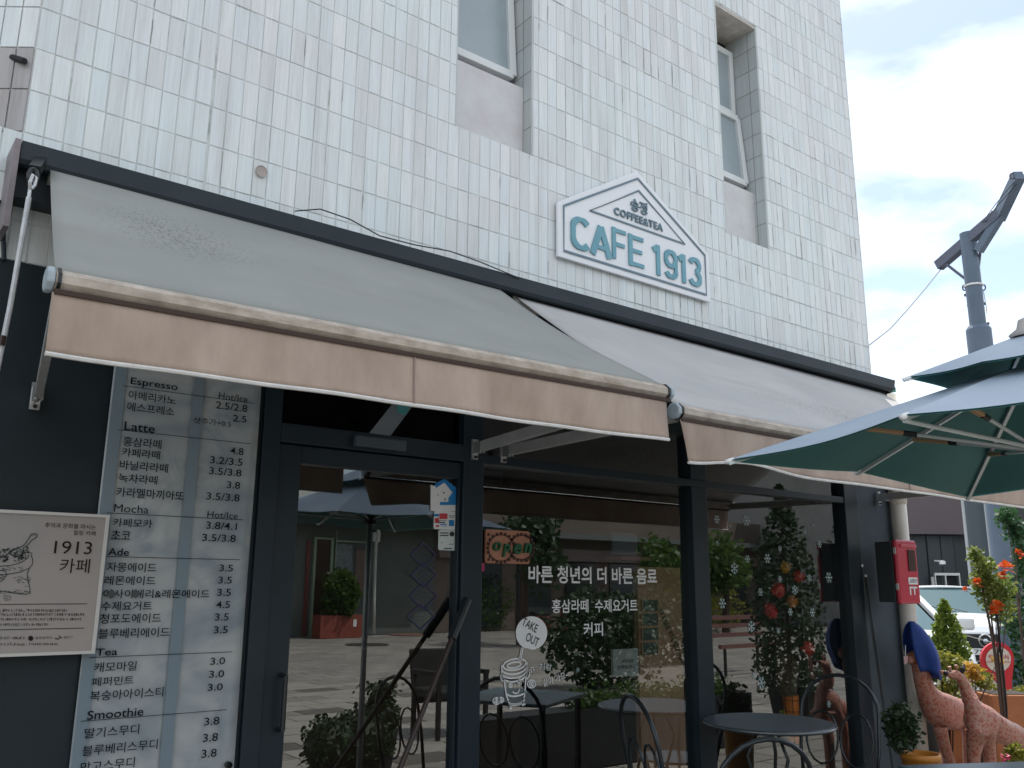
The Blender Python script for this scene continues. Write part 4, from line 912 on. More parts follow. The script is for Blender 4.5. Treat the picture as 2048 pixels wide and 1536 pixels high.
for k in ring:
    a = rim[k]; o_ = Vector((0, 0, -.012))
    ob('rib', MB().bar(a+o_*.6, apex+o_, .012, .014), RIB, um)
    d_ = (a-apex).normalized(); ob('rib_tip', MB().tube([a-d_*.02, a+d_*.012], .009, 8), WHITE, um, smooth=True)
    t_ = .36 if 0 in k else .40
    j = a.lerp(apex, t_)+o_; hb = Vector((UC[0], UC[1], hubz)); dr = (j-hb); dr.z = 0; dr.normalize()
    j2 = j.lerp(hb, .30)
    ob('joint_arm', MB().bar(j, j2, .020, .014), ORANGEW, um, bevel=.003); ob('joint_sleeve', MB().tube([j2, j2.lerp(hb, .10)], .010, 8), BLACK, um)
    ob('strut', MB().tube([j2.lerp(hb, .08), hb+dr*.03], .0065, 8), RIB, um)
ob('strut', MB().tube([rim[(-1, 0)]+Vector((.0, 0, -.012)), Vector((UC[0]-.04, UC[1], hubz))], .007, 8), RIB, um)
ob('pole', MB().tube([(UC[0], UC[1], 0), (UC[0], UC[1], vz)], .020, 14), mat('pole_coat', (.40, .42, .42), .4, .3), um, smooth=True)
ob('hub', MB().lathe([(.02, -.03), (.045, -.03), (.045, .02), (.03, .035), (.02, .035)], (UC[0], UC[1], hubz), 16), BLACK, um)
ob('finial', MB().lathe([(.05, -.01), (.055, .0), (.03, .02), (.022, .05), (.001, .06)], (UC[0], UC[1], vz), 16), mat('finial_grey', (.40, .38, .37), .5), um, smooth=True)
ob('base', MB().lathe([(.001, 0), (.26, 0), (.26, .05), (.05, .09), (.03, .25), (.021, .25)], (UC[0], UC[1], 0), 24), BLACKM, um)

# ------------------------------------------------------------------ bistro table and chairs
bt = thing('bistro_table', 'round dark metal bistro table in front of the right window', 'table', (4.15, 3.02, 0))
tp = P(1537, 1447, 3.02); zc = tp.z; tx = tp.x
bt.location = (tx, 3.02, 0)
TT = mat('table_top', (.040, .058, .070), .32, color2=(.055, .075, .088), scale=6)
ob('table_top', MB().lathe([(.001, -.012), (.325, -.012), (.335, -.006), (.335, .006), (.328, .010), (.001, .010)], (tx, 3.02, zc), 48), TT, bt, smooth=False)
ob('rim', MB().tube([(tx+.334*math.cos(a*math.pi/24), 3.02+.334*math.sin(a*math.pi/24), zc) for a in range(48)], .008, 6, closed=True), mat('rim_metal', (.14, .16, .17), .25, .6), bt, smooth=True)
for k in range(3):
    a = k*2.094+.4
    ob('leg', MB().tube([(tx+.05*math.cos(a), 3.02+.05*math.sin(a), zc-.02), (tx+.12*math.cos(a), 3.02+.12*math.sin(a), zc-.16), (tx+.04*math.cos(a), 3.02+.04*math.sin(a), zc-.40), (tx+.22*math.cos(a), 3.02+.22*math.sin(a), .02)], .009, 8), BLACK, bt, smooth=True)
CH = mat('chair_metal', (.03, .037, .042), .22, .5)
def make_chair():
    t = thing('bistro_chair', '', 'chair', (0, 0, 0), 'metal bistro chairs round the table')
    ob('seat', MB().lathe([(.001, .448), (.20, .448), (.205, .455), (.20, .462), (.001, .462)], (0, 0, 0), 28), CH, t)
    # hoop back at y = +.19, leaning back
    def hp(x, z): return Vector((x, .17+(z-.45)*.20, z))
    pts = [hp(-.185, .45)]+[hp(-.205, .62)]+[hp(.205*math.cos(math.radians(180-i*15)), .80+.185*math.sin(math.radians(i*15))) for i in range(13)]+[hp(.205, .62), hp(.185, .45)]
    ob('back_hoop', MB().tube(pts, .010, 8), CH, t, smooth=True)
    for s in (-1, 1):
        c = hp(s*.09, .66); q = [hp(s*.09+.085*math.cos(math.radians(i*24)), .67+.13*math.sin(math.radians(i*24))) for i in range(15)]
        ob('back_scroll', MB().tube(q, .006, 6, closed=True), CH, t, smooth=True)
    for sx in (-1, 1):
        for sy in (-1, 1): ob('leg', MB().tube([(sx*.14, sy*.14, .45), (sx*.17, sy*.17, .22), (sx*.20, sy*.20, 0)], .009, 8), CH, t, smooth=True)
    ob('stretcher', MB().tube([(.165*math.cos(a*math.pi/12), .165*math.sin(a*math.pi/12), .24) for a in range(24)], .006, 6, closed=True), CH, t)
    return t
ch0 = make_chair()
spots = [('metal hoop back bistro chair at the right of the round table', 1678, 1350, 2.95, -1.35, .985), ('metal hoop back bistro chair at the left of the round table', 1262, 1392, 2.95, 1.15, .985), ('metal hoop back bistro chair in front of the round table', 1535, 1478, 2.10, 2.75, .985)]
for i, (lab, x, y, Yy, rz, top) in enumerate(spots):
    c = ch0 if i == 0 else copy_tree(ch0)
    c['label'] = lab; p = P(x, y, Yy); s = (p.z)/top
    c.rotation_euler = (0, 0, rz); off = Matrix.Rotation(rz, 3, 'Z') @ Vector((0, .277, 0))*s
    c.location = (p.x-off.x, p.y-off.y, 0); c.scale = (s, s, s)
# corner of the square table nearest the camera
nt_ = thing('patio_table', 'blue grey square patio table top at the bottom right corner', 'table', (4.35, 1.55, 0))
e0, e1 = PZ(1795, 1531, .74), PZ(2120, 1521, .74); ex = (e1-e0).normalized(); ey = Vector((ex.y, -ex.x, 0))
if ey.y > 0: ey = -ey
c_ = e0+ex*.38+ey*.36
nt_.location = (c_.x, c_.y, 0)
ob('table_top', MB().obox((c_.x, c_.y, .73), ex*.38, ey*.36, (0, 0, .012)), mat('teal_table', (.035, .075, .09), .35), nt_, bevel=.006)
for a in (-1, 1):
    for b in (-1, 1): q = c_+ex*.33*a+ey*.31*b; ob('leg', MB().bar((q.x, q.y, 0), (q.x, q.y, .715), .03), BLACK, nt_)

# ------------------------------------------------------------------ foliage tools
def leaves(n, fn, size):
    q = MB()
    for i in range(n): q.leaf(fn(), size*random.uniform(.7, 1.25))
    return q
def leafmat(name, a, b, trans=.5): return mat(name, a, .5, color2=b, scale=14, trans=trans)
LG = leafmat('leaf_green', (.05, .11, .025), (.10, .17, .035)); LY = leafmat('leaf_yellow_green', (.16, .20, .03), (.30, .27, .05)); LD = leafmat('leaf_dark', (.018, .045, .018), (.04, .075, .025), .2)
LC = leafmat('conifer_green', (.09, .17, .02), (.24, .30, .045)); LO = leafmat('leaf_orange', (.45, .22, .04), (.55, .38, .06)); PET = mat('orange_petal', (.62, .07, .015), .5, color2=(.75, .17, .02), scale=20, trans=.3)
TERR = mat('terracotta', (.34, .12, .045), .7, color2=(.42, .16, .06), scale=7); SOIL = mat('soil', (.03, .022, .016), .95)
def blob(c, rx, ry, rz, fill=.35):
    def f():
        while True:
            v = Vector((random.uniform(-1, 1), random.uniform(-1, 1), random.uniform(-1, 1)))
            if fill < v.length < 1: break
        k = 1+.18*math.sin(v.x*7+c[2]*3)*math.cos(v.z*6+c[0])
        return Vector((c[0]+v.x*rx*k, c[1]+v.y*ry*k, c[2]+v.z*rz*k))
    return f
random.seed(11)
# conifer
cf = PD(1897, 1300, 7.6)
con = thing('potted_conifer', 'bright green cone shaped conifer before the white cars', 'conifer', (cf.x, cf.y, 0))
tipz, botz = PD(1893, 1198, 7.6).z, PD(1895, 1350, 7.6).z
def conef():
    while True:
        t = random.random()**.6; r = .150*(math.sin(min(1, t*1.35)*math.pi/2))*(.80 if t > .8 else 1); a = random.uniform(0, 6.283); k = random.uniform(.6, 1.05)
        return Vector((cf.x+r*k*math.cos(a), cf.y+r*k*math.sin(a), tipz-(tipz-botz)*t))
ob('crown', leaves(5200, conef, .034), LC, con); ob('trunk', MB().tube([(cf.x, cf.y, .3), (cf.x, cf.y, tipz-.1)], [.03, .006], 8), WOODBR, con)
ob('pot', MB().lathe([(.001, 0), (.15, 0), (.19, .36), (.20, .38), (.17, .38), (.16, .33), (.001, .33)], (cf.x, cf.y, 0), 20), TERR, con)
# big grey pot behind the left giraffe with dark plant, and yellow pot
gp = PD(1826, 1365, 6.9); gz = gp.z
g_ = thing('planter_pot', 'large dark grey pot with white rim beside the giraffe statue', 'pot', (gp.x, gp.y, 0))
ob('pot', MB().lathe([(.001, 0), (.13, 0), (.165, gz-.03), (.165, gz-.01), (.14, gz-.01), (.13, gz-.08), (.001, gz-.08)], (gp.x, gp.y, 0), 28), mat('pot_grey', (.030, .036, .038), .6), g_, smooth=True)
ob('rim', MB().tube([(gp.x+.163*math.cos(a*math.pi/16), gp.y+.163*math.sin(a*math.pi/16), gz) for a in range(32)], .008, 6, closed=True), WHITE, g_, smooth=True)
ob('foliage', leaves(260, blob((gp.x+.10, gp.y, gz+.02), .14, .12, .08, 0), .06), LG, g_)
yp = PD(1840, 1506, 5.0); y_p = thing('flower_pot', 'orange yellow flower pot with a dark leafy plant at the wall foot', 'pot', (yp.x, yp.y, 0))
ob('pot', MB().lathe([(.001, 0), (.075, 0), (.10, yp.z-.03), (.108, yp.z-.03), (.108, yp.z), (.092, yp.z), (.088, yp.z-.04), (.001, yp.z-.04)], (yp.x, yp.y, 0), 28), mat('ochre_plastic', (.50, .20, .03), .45), y_p, smooth=True)
ob('foliage', leaves(620, blob((yp.x-.08, yp.y+.05, yp.z+.13), .09, .10, .14, 0), .04), LD, y_p)
# orange planter box with rose bush
bx = PD(2010, 1400, 6.6)
pb = thing('planter_box', 'orange brown planter box behind the right giraffe statue', 'planter', (bx.x, bx.y, 0))
va = Vector((R[0][0], R[1][0], 0)).normalized(); vb = Vector((-va.y, va.x, 0)) # picture right, and away
ob('box', MB().obox((bx.x, bx.y, (bx.z+.05)/2), va*.17, vb*.14, (0, 0, (bx.z+.05)/2)), TERR, pb, bevel=.01); ob('soil', MB().obox((bx.x, bx.y, bx.z+.053), va*.15, vb*.12, (0, 0, .002)), SOIL, pb)
def at(px, py, d): return PD(px, py, d)
def bush(name, label, specs, mt, cat='shrub', size=.05, stemto=None, dens=1.0):
    b0 = at(*specs[0][:3]); t = thing(name, label, cat, (b0.x, b0.y, 0)); q = MB(); st = MB()
    for (px, py, d, rw, rh, n) in specs:
        c = at(px, py, d); k = d/F; f = blob(c, rw*k, rw*k, rh*k, 0)
        for i in range(int(n*dens)): q.leaf(f(), size*random.uniform(.6, 1.2))
        st.tube([(b0.x, b0.y, .0), (b0.x*.8+c.x*.2, b0.y*.8+c.y*.2, c.z*.7), c], [.007, .006, .002], 5)
    ob('foliage', q, mt, t); ob('stem', st, WOODBR, t); return t
rose = bush('rose_bush', 'tall rose bush with orange blossoms at the right edge', [(1978, 1185, 6.3, 26, 40, 560), (1952, 1110, 6.3, 13, 16, 170), (1970, 1135, 6.3, 22, 24, 300), (2005, 1175, 6.3, 24, 30, 420), (1962, 1165, 6.3, 20, 28, 340), (1990, 1215, 6.3, 20, 30, 240), (2015, 1215, 6.3, 16, 25, 120)], leafmat('rose_leaf', (.11, .18, .04), (.30, .34, .08)), size=.036)
def blossom(px, py, d, r, par):
    c = at(px, py, d); q = MB(); k = r*d/F
    for i in range(34):
        a = random.uniform(0, 6.28); e_ = random.uniform(-.6, 1.3); v = Vector((math.cos(a)*math.cos(e_), math.sin(a)*math.cos(e_), math.sin(e_))); s = Vector((-math.sin(a), math.cos(a), 0)); rr = k*random.uniform(.5, 1)
        p = c+v*rr*.3; q.poly([p, p+v*rr*.6+s*rr*.45, p+v*rr, p+v*rr*.6-s*rr*.45])
    ob('blossom', q, PET, par)
for x, y, r_ in ((2013, 1137, 17), (2006, 1153, 11), (1955, 1168, 12), (1930, 1181, 8), (1995, 1215, 15), (2044, 1112, 9), (2036, 1106, 8), (1988, 1222, 12)): blossom(x, y, 6.1, r_, rose)
st = at(1994, 1225, 6.2)
ob('stem', MB().tube([at(1992, 1215, 6.2), at(2000, 1290, 6.2), at(2008, 1360, 6.2), at(2013, 1420, 6.2), at(2014, 1640, 6.2)], .008, 6), BLACKM, rose)
bush('golden_shrub', 'yellow orange leaved shrub between the two giraffe heads and the planter', [(1880, 1318, 7.0, 26, 22, 260), (1930, 1345, 6.9, 32, 22, 330), (1965, 1362, 6.9, 26, 18, 240), (1910, 1325, 7.0, 22, 16, 160), (1895, 1375, 7.0, 26, 22, 260)], LY, size=.042)
bush('orange_leaf_plant', 'small plant with orange leaves right behind the smaller giraffe', [(1942, 1338, 6.6, 16, 12, 110), (1950, 1352, 6.6, 14, 10, 80), (1996, 1320, 6.6, 14, 5, 26)], LO, size=.045, cat='plant')
bush('low_shrub', 'dense yellow green shrub at the lower right edge', [(2030, 1412, 7.0, 30, 30, 520), (2034, 1512, 5.3, 18, 20, 260), (2000, 1425, 7.0, 22, 20, 240), (2045, 1390, 7.0, 16, 20, 130)], LY, size=.045)
vine = bush('climbing_vine', 'green climbing vine on the wall at the right edge', [(2015, 1035, 9.5, 22, 22, 190), (2030, 1065, 9.5, 20, 26, 230), (2042, 1120, 9.5, 18, 40, 210), (2035, 1180, 9.5, 20, 40, 160), (2030, 1250, 9.5, 26, 50, 340), (2035, 1330, 9.5, 24, 40, 330)], leafmat('vine_leaf', (.03, .09, .035), (.06, .13, .05)), 'vine', size=.075)
fl = thing('magenta_flower', 'small magenta flower low among the yellow green leaves', 'flower', at(2014, 1515, 5.2)); q = MB()
for i in range(14): q.leaf(at(2012+random.uniform(-6, 6), 1514+random.uniform(-5, 5), 5.2), .03)
ob('petals', q, mat('magenta_petal', (.50, .03, .12), .5), fl)

# ------------------------------------------------------------------ giraffe statues
def gmat():
    m = bpy.data.materials.new('giraffe_hide'); m.use_nodes = True; nt = m.node_tree; b = nt.nodes['Principled BSDF']; L = nt.links.new
    g = N(nt, 'ShaderNodeNewGeometry'); v = N(nt, 'ShaderNodeTexVoronoi', feature='DISTANCE_TO_EDGE'); v.inputs['Scale'].default_value = 30
    n = N(nt, 'ShaderNodeTexNoise'); n.inputs['Scale'].default_value = 14; ad = N(nt, 'ShaderNodeVectorMath', operation='MULTIPLY_ADD'); ad.inputs[1].default_value = (.05, .05, .05)
    L(g.outputs['Position'], n.inputs['Vector']); L(n.outputs['Color'], ad.inputs[0]); L(g.outputs['Position'], ad.inputs[2]); L(ad.outputs[0], v.inputs['Vector'])
    r = N(nt, 'ShaderNodeValToRGB'); e = r.color_ramp.elements; e[0].position = .05; e[0].color = (.40, .21, .155, 1); e[1].position = .22; e[1].color = (.34, .10, .065, 1)
    L(v.outputs['Distance'], r.inputs['Fac']); L(r.outputs[0], b.inputs['Base Color']); b.inputs['Roughness'].default_value = .42
    bp = N(nt, 'ShaderNodeBump'); bp.inputs['Strength'].default_value = .4; bp.inputs['Distance'].default_value = .01; L(v.outputs['Distance'], bp.inputs['Height']); L(bp.outputs[0], b.inputs['Normal']); return m
GM = gmat()
def skin(name, verts, edges, m, parent, sub=2):
    me = bpy.data.meshes.new(name); off = wloc(parent); me.from_pydata([tuple(Vector(v[:3])-off) for v in verts], edges, []); o = bpy.data.objects.new(name, me); COL.objects.link(o)
    s = o.modifiers.new('skin', 'SKIN'); s.use_smooth_shade = True; me.skin_vertices[0].data[0].use_root = True
    for i, v in enumerate(verts):
        d = me.skin_vertices[0].data[i]; d.radius = (v[3], v[4] if len(v) > 4 else v[3])
    ss = o.modifiers.new('sub', 'SUBSURF'); ss.levels = sub; ss.render_levels = sub
    bpy.context.view_layer.update(); nm = bpy.data.meshes.new_from_object(o.evaluated_get(_dg())); bpy.data.objects.remove(o)
    nm.polygons.foreach_set('use_smooth', [True]*len(nm.polygons)); nm.materials.clear(); nm.materials.append(m)
    r = bpy.data.objects.new(name, nm); COL.objects.link(r); r.parent = parent; return r
def giraffe(label, d, neck, body, head, legs, dd_body):
    """neck, body: pixel points with distance and radius in metres, from the head down and along the back"""
    b0 = at(body[0][0], body[0][1], body[0][2]); t = thing('giraffe_statue', label, 'statue', (b0.x, b0.y, 0), 'reddish giraffe statues at the corner')
    V = []; E = []
    for x, y, dd, r in body: p = at(x, y, dd); V.append((p.x, p.y, p.z, r)); 
    for i in range(len(body)-1): E.append((i, i+1))
    k = 0
    for x, y, dd, r in reversed(neck): p = at(x, y, dd); V.append((p.x, p.y, p.z, r)); E.append((k, len(V)-1)); k = len(V)-1
    nh = k
    for x, y, dd, r in head: p = at(x, y, dd); V.append((p.x, p.y, p.z, r)); E.append((k, len(V)-1)); k = len(V)-1
    for bi, pts in legs:
        k = bi
        for x, y, dd, r in pts: p = at(x, y, dd); V.append((p.x, p.y, p.z, r)); E.append((k, len(V)-1)); k = len(V)-1
        p = Vector(V[k][:3]); V.append((p.x, p.y, .02, .030)); E.append((k, len(V)-1))
    skin('body', V, E, GM, t); return t
gA = giraffe('taller reddish giraffe statue wearing a blue cloth over its head', 6, neck=[(1840, 1335, 5.85, .056), (1847, 1368, 5.85, .062), (1858, 1396, 5.85, .076)],
    body=[(1876, 1420, 5.9, .098), (1905, 1424, 6.0, .105), (1940, 1424, 6.1, .095)], head=[(1832, 1308, 5.85, .05), (1815, 1322, 5.8, .03)],
    legs=[(0, [(1878, 1450, 5.85, .052), (1888, 1490, 5.85, .042), (1902, 1530, 5.85, .036)]), (0, [(1880, 1455, 6.05, .03), (1890, 1500, 6.05, .026)]), (2, [(1935, 1470, 6.05, .035), (1933, 1520, 6.05, .026)]), (2, [(1945, 1470, 6.2, .035), (1944, 1520, 6.2, .026)])], dd_body=0)
gB = giraffe('smaller reddish giraffe statue with bare head turned left', 5.7, neck=[(1926, 1362, 5.7, .034), (1934, 1385, 5.7, .044), (1943, 1405, 5.66, .060)],
    body=[(1957, 1430, 5.6, .088), (2006, 1464, 5.72, .088), (2062, 1480, 5.85, .080)], head=[(1914, 1348, 5.7, .034), (1903, 1350, 5.68, .026), (1888, 1345, 5.66, .014), (1880, 1344, 5.65, .011)],
    legs=[(0, [(1950, 1482, 5.58, .056), (1946, 1515, 5.58, .042)]), (0, [(1976, 1486, 5.70, .050), (1980, 1516, 5.70, .040)]), (2, [(2046, 1512, 5.85, .045), (2048, 1530, 5.85, .036)]), (2, [(2072, 1512, 5.95, .045), (2074, 1530, 5.95, .036)])], dd_body=0)
for x, y in ((1899, 1333), (1912, 1330)): ob('horn', MB().tube([at(x+2, y+9, 5.7), at(x, y, 5.7)], [.007, .010], 8), GM, gB)
ob('ear', MB().tube([at(1921, 1348, 5.7), at(1926, 1338, 5.7), at(1929, 1329, 5.72)], [.012, .018, .006], 8), BLACKM, gB); ob('eye', MB().ball(at(1900, 1342, 5.64), .007), BLACK, gB); ob('muzzle', MB().ball(at(1892, 1346, 5.62), .016), mat('muzzle_black', (.02, .015, .015), .4), gB)
# blue cloth over the taller head
BLU = mat('blue_cloth', (.006, .035, .20), .65, color2=(.012, .055, .27), scale=8, bump=.4, bscale=25)
def cl(u, v):
    # u round, v down
    a = -2.2+u*4.3; r = .018+.115*math.sin(min(1, v*1.35)*math.pi/2)**.75*(1-.35*v*v)+.016*v*math.sin(a*5+1)
    c = at(1822+v*26, 1243+v*98, 5.85); return c+Vector((va.x, va.y, 0))*r*math.cos(a)*1.05+Vector((vb.x, vb.y, 0))*r*math.sin(a)+Vector((0, 0, -.06*v*max(0, math.cos(a))))
hc = ob('blue_cloth', MB().grid(cl, 28, 12), BLU, None, smooth=True, solid=.004); tag(hc, 'royal blue cloth draped over the taller giraffe head', 'cloth')
tg = thing('hanging_tag', 'pale pink paper tag hanging under the blue cloth', 'tag', at(1812, 1310, 5.7))
ob('card', MB().prism([at(1807, 1312, 5.68), at(1816, 1312, 5.68), at(1815, 1326, 5.68), at(1809, 1330, 5.68)], vb*.003), mat('pink_card', (.50, .30, .32), .6), tg); ob('string', MB().tube([at(1811, 1290, 5.68), at(1811, 1312, 5.68)], .002, 5), WHITE, tg)

# ------------------------------------------------------------------ no-parking sign
ns = thing('parking_sign', 'red and white round topped no parking sign behind the planter box', 'sign', at(1995, 1400, 7.9))
def nsp(x, y, o=0): return at(x, y, 7.9-o)
out = [(1962+33-33*math.cos(math.radians(a)), 1318-33*math.sin(math.radians(a))*1.02) for a in range(0, 181, 15)]+[(2027, 1335), (2024, 1360), (2024, 1392), (2002, 1392), (2000, 1372), (1985, 1352), (1966, 1338)]
ob('board', MB().prism([nsp(x, y) for x, y in out], vb*.03), mat('sign_red', (.60, .02, .035), .4), ns)
ob('disc', MB().prism([nsp(1997+25*math.cos(math.radians(a)), 1319+25*math.sin(math.radians(a)), .012) for a in range(0, 360, 18)], vb*.008), mat('sign_cream', (.68, .62, .55), .5), ns)
c_ = nsp(1997, 1313, .016); k_ = 7.9/F
text('주차금지', -20*k_, 20*k_, -6*k_, 7*k_, 0, RED, ns, .02, org=c_, ux=va, uz=(0, 0, 1))
ob('line', MB().bar(nsp(1973, 1324, .018), nsp(2021, 1324, .018), .004, .004), RED, ns)
q = nsp(1994, 1392); ob('leg', MB().bar((q.x+.05, q.y, q.z+.02), (q.x+.05, q.y, 0), .05), mat('post_white', (.6, .6, .58), .5), ns)

# ------------------------------------------------------------------ parked cars
CP = mat('white_car_paint', (.72, .75, .76), .18, spec=.7); CHR = mat('chrome', (.6, .62, .63), .12, .9); TYR = mat('tyre', (.015, .015, .015), .8); LAMP = mat('lamp_glass', (.55, .58, .60), .1)
def car(label, pos, heading, suv=True, paint=CP, grille=True):
    """length along local +y (front), local origin at the ground centre"""
    t = thing('parked_car', label, 'car', (0, 0, 0), 'cars parked beyond the corner')
    L_c, Wd, H = (4.6, 1.88, 1.55) if suv else (4.5, 1.8, 1.45)
    # loft of cross-sections: station y, half width, lower z, shoulder z
    def sec(y, hw, z0, z1, cr=.10):
        return [(-hw+.06, y, z0), (-hw, y, z0+.12), (-hw, y, z1-cr), (-hw+cr*.9, y, z1), (0, y, z1+.025), (hw-cr*.9, y, z1), (hw, y, z1-cr), (hw, y, z0+.12), (hw-.06, y, z0)]
    hh = L_c/2; S = [sec(-hh, .74, .36, .92), sec(-hh+.1, .88, .28, 1.02), sec(-1.4, .94, .26, 1.05), sec(-.2, .94, .26, 1.05), sec(.75, .94, .26, 1.04), sec(1.2, .93, .26, 1.01), sec(1.8, .90, .26, .93), sec(hh-.12, .84, .28, .84), sec(hh, .72, .36, .70, .14)]
    q = MB(); n = 0
    for s in S: q.v += s
    for i in range(len(S)-1):
        for j in range(8): q.f.append((i*9+j, i*9+j+1, (i+1)*9+j+1, (i+1)*9+j))
        q.f.append((i*9+8, i*9, (i+1)*9, (i+1)*9+8))
    q.f.append(tuple(range(8, -1, -1))); q.f.append(tuple((len(S)-1)*9+j for j in range(9)))
    ob('body', q, paint, t, bevel=.03, smooth=False)
    # greenhouse
    rt = H; a = [(-.80, .78), (-.72, .88)]
    def gs(y, hw, z): return [(-hw, y, z), (hw, y, z)]
    base = [(-1.95, .80), (1.0, .82)]; topp = [(-1.5, .62), (.10, .64)]
    g = MB(); b0, b1 = 1.03, rt-.05
    A_ = [Vector((-.84, 1.02, b0)), Vector((.84, 1.02, b0)), Vector((.84, -2.0, b0)), Vector((-.84, -2.0, b0))]; B_ = [Vector((-.63, .12, b1)), Vector((.63, .12, b1)), Vector((.63, -1.62, b1)), Vector((-.63, -1.62, b1))]
    ob('windscreen', MB().poly([A_[0].lerp(A_[1], .06)+Vector((0, .004, 0)), A_[1].lerp(A_[0], .06)+Vector((0, .004, 0)), B_[1].lerp(B_[0], .06)+Vector((0, .006, 0)), B_[0].lerp(B_[1], .06)+Vector((0, .006, 0))]), mat('windscreen_glass', (.05, .11, .12), .05, spec=.7), t)
    for s in ((1, 2), (3, 0)):
        ob('side_window', MB().poly([A_[s[0]].lerp(A_[s[1]], .05), A_[s[1]].lerp(A_[s[0]], .12), B_[s[1]].lerp(B_[s[0]], .10), B_[s[0]].lerp(B_[s[1]], .04)]), mat('side_glass', (.02, .028, .03), .06, spec=1.0), t)
    ob('rear_window', MB().poly([A_[2], A_[3], B_[3], B_[2]]), mat('side_glass', (.02, .028, .03), .06), t)
    ob('roof', MB().grid(lambda u, v: Vector(((-.64+1.28*u), .14-1.80*v, b1+.05*math.sin(math.pi*u)**.6*(.4+.6*math.sin(math.pi*min(1, v+.1)))))  , 10, 8), paint, t, smooth=True, solid=.03)
    pl = MB()
    for i in range(4): pl.bar(A_[i]+Vector((0, 0, -.02)), B_[i]+Vector((0, 0, .01)), .07, .05)
    ob('pillars', pl, paint, t)
    fy_ = hh
    ob('grille', MB().box(-.42, .42, fy_-.02, fy_+.02, .46, .72), BLACK, t, bevel=.03)
    if grille:
        ob('emblem', MB().tube([(.105*math.cos(a*math.pi/12), fy_+.03, .60+.105*math.sin(a*math.pi/12)) for a in range(24)], .016, 6, closed=True).ball((0, fy_+.03, .60), .05), CHR, t)
        ob('emblem_bar', MB().bar((-.38, fy_+.028, .50), (.38, fy_+.028, .71), .016, .02), CHR, t)
    for s in (-1, 1):
        ob('headlight', MB().prism([(s*.50, fy_-.06, .62), (s*.82, fy_-.16, .66), (s*.86, fy_-.22, .76), (s*.52, fy_-.08, .74)], (0, .06, 0)), LAMP, t, bevel=.01)
        ob('mirror', MB().obox((s*1.02, .85, 1.10), (.10, 0, 0), (0, .05, 0), (0, 0, .07)), paint, t, bevel=.03)
        ob('wiper', MB().bar((s*.1, 1.06, 1.06), (s*.1+.5, .85, 1.18), .015, .012), BLACK, t)
        for y in (1.42, -1.40):
            wv = MB().tube([(s*.74, y, .34), (s*.95, y, .34)], .34, 24); wh = ob('wheel', wv, TYR, t, bevel=.02); ob('rim', MB().tube([(s*.90, y, .34), (s*.957, y, .34)], .22, 16), CHR, wh)
    ob('number_plate', MB().box(-.26, .26, fy_+.012, fy_+.03, .36, .47), WHITE, t)
    if grille:
        o = text('75051', 0, 0, 0, 0, 0, INK, None, .01) if False else None
        me = text_mesh('75051', .01); 
        co = np.empty(len(me.vertices)*3); me.vertices.foreach_get('co', co); co = co.reshape(-1, 3); a_, b_ = co.min(0), co.max(0)
        co[:, 0] = (co[:, 0]-a_[0])/(b_[0]-a_[0]); co[:, 1] = (co[:, 1]-a_[1])/(b_[1]-a_[1])
        me.vertices.foreach_set('co', np.stack([.20-.40*co[:, 0], np.full(len(co), fy_+.034), .38+.07*co[:, 1]], 1).reshape(-1)); me.materials.clear(); me.materials.append(INK)
        x_ = bpy.data.objects.new('plate_lettering', me); COL.objects.link(x_); x_.parent = t
    ob('bumper', MB().box(-.80, .80, fy_-.05, fy_+.005, .26, .36), BLACKM, t, bevel=.02)
    t.location = pos; t.rotation_euler = (0, 0, heading); return t
viewd = math.atan2(-ray(1935, 1250)[0], -ray(1935, 1250)[1])     # heading that faces the camera
def face(px, depth, turn):
    d = ray(px, 1176); d = d/math.hypot(d[0], d[1]); x, y = d[0]*depth, d[1]*depth
    hd = math.atan2(x, -y)+turn             # local +y pointing back to the camera
    return (x, y, 0), hd
pos, hd = face(1890, 20.5, math.radians(14)); car('white SUV with round emblem on its black grille behind the conifer', pos, hd)
pos, hd = face(1722, 12.6, math.radians(6)); car('white car mostly hidden behind the downpipe and conifer', pos, hd, suv=False, grille=False)
pos, hd = face(1945, 26, math.radians(20)); car('distant white car parked before the dark building', pos, hd, suv=False, grille=False)

# ------------------------------------------------------------------ dark building behind
BD = 29.0
def bp_(px, py, o=0): return PD(px, py, BD-o)
DB = mat('charcoal_cladding', (.028, .036, .042), .6, color2=(.042, .052, .058), scale=.7); DB2 = mat('mauve_fascia', (.095, .078, .085), .6, color2=(.12, .095, .10), scale=.4)
db = thing('dark_building', 'charcoal clad building with mauve fascia behind the parked cars', 'building', tuple(PD(1900, 1176, BD)[:2])+(0,))
def slab(mb, x0, x1, z0, z1, o, th=.1):
    a = PD(x0, 1176, BD); a.z = 0; b = PD(x1, 1176, BD); b.z = 0; e_ = (b-a); c = (a+b)/2-vb*o; return mb.obox((c.x, c.y, (z0+z1)/2), e_/2, vb*th/2, (0, 0, (z1-z0)/2))
zf0, zf1 = PD(1850, 1068, BD).z, PD(1850, 960, BD).z
ob('wall', slab(MB(), 1740, 2500, 0, zf1+.2, -.6, .5), DB, db); ob('fascia', slab(MB(), 1700, 1948, zf0, zf1+.4, .25, .3), DB2, db)
x = 1806
while x < 1945: ob('wall_panel', slab(MB(), x, x+26.0, 0, zf0-.02, random.choice((.0, .05)), .12), DB, db, bevel=.02); x += 27
ob('wall_panel', slab(MB(), 1986, 2300, 0, zf1, .9, .3), mat('olive_panel', (.045, .050, .048), .8, color2=(.06, .065, .06), scale=1), db)
dz = PD(1880, 1151, BD).z
dr = ob('door', slab(slab(slab(MB(), 1862, 1864, 0, dz, .3), 1910, 1912, 0, dz, .3), 1862, 1912, dz, dz+.08, .3), ALU, db); ob('leaf_frame', slab(MB(), 1882, 1884.5, 0, dz, .3), ALU, dr)
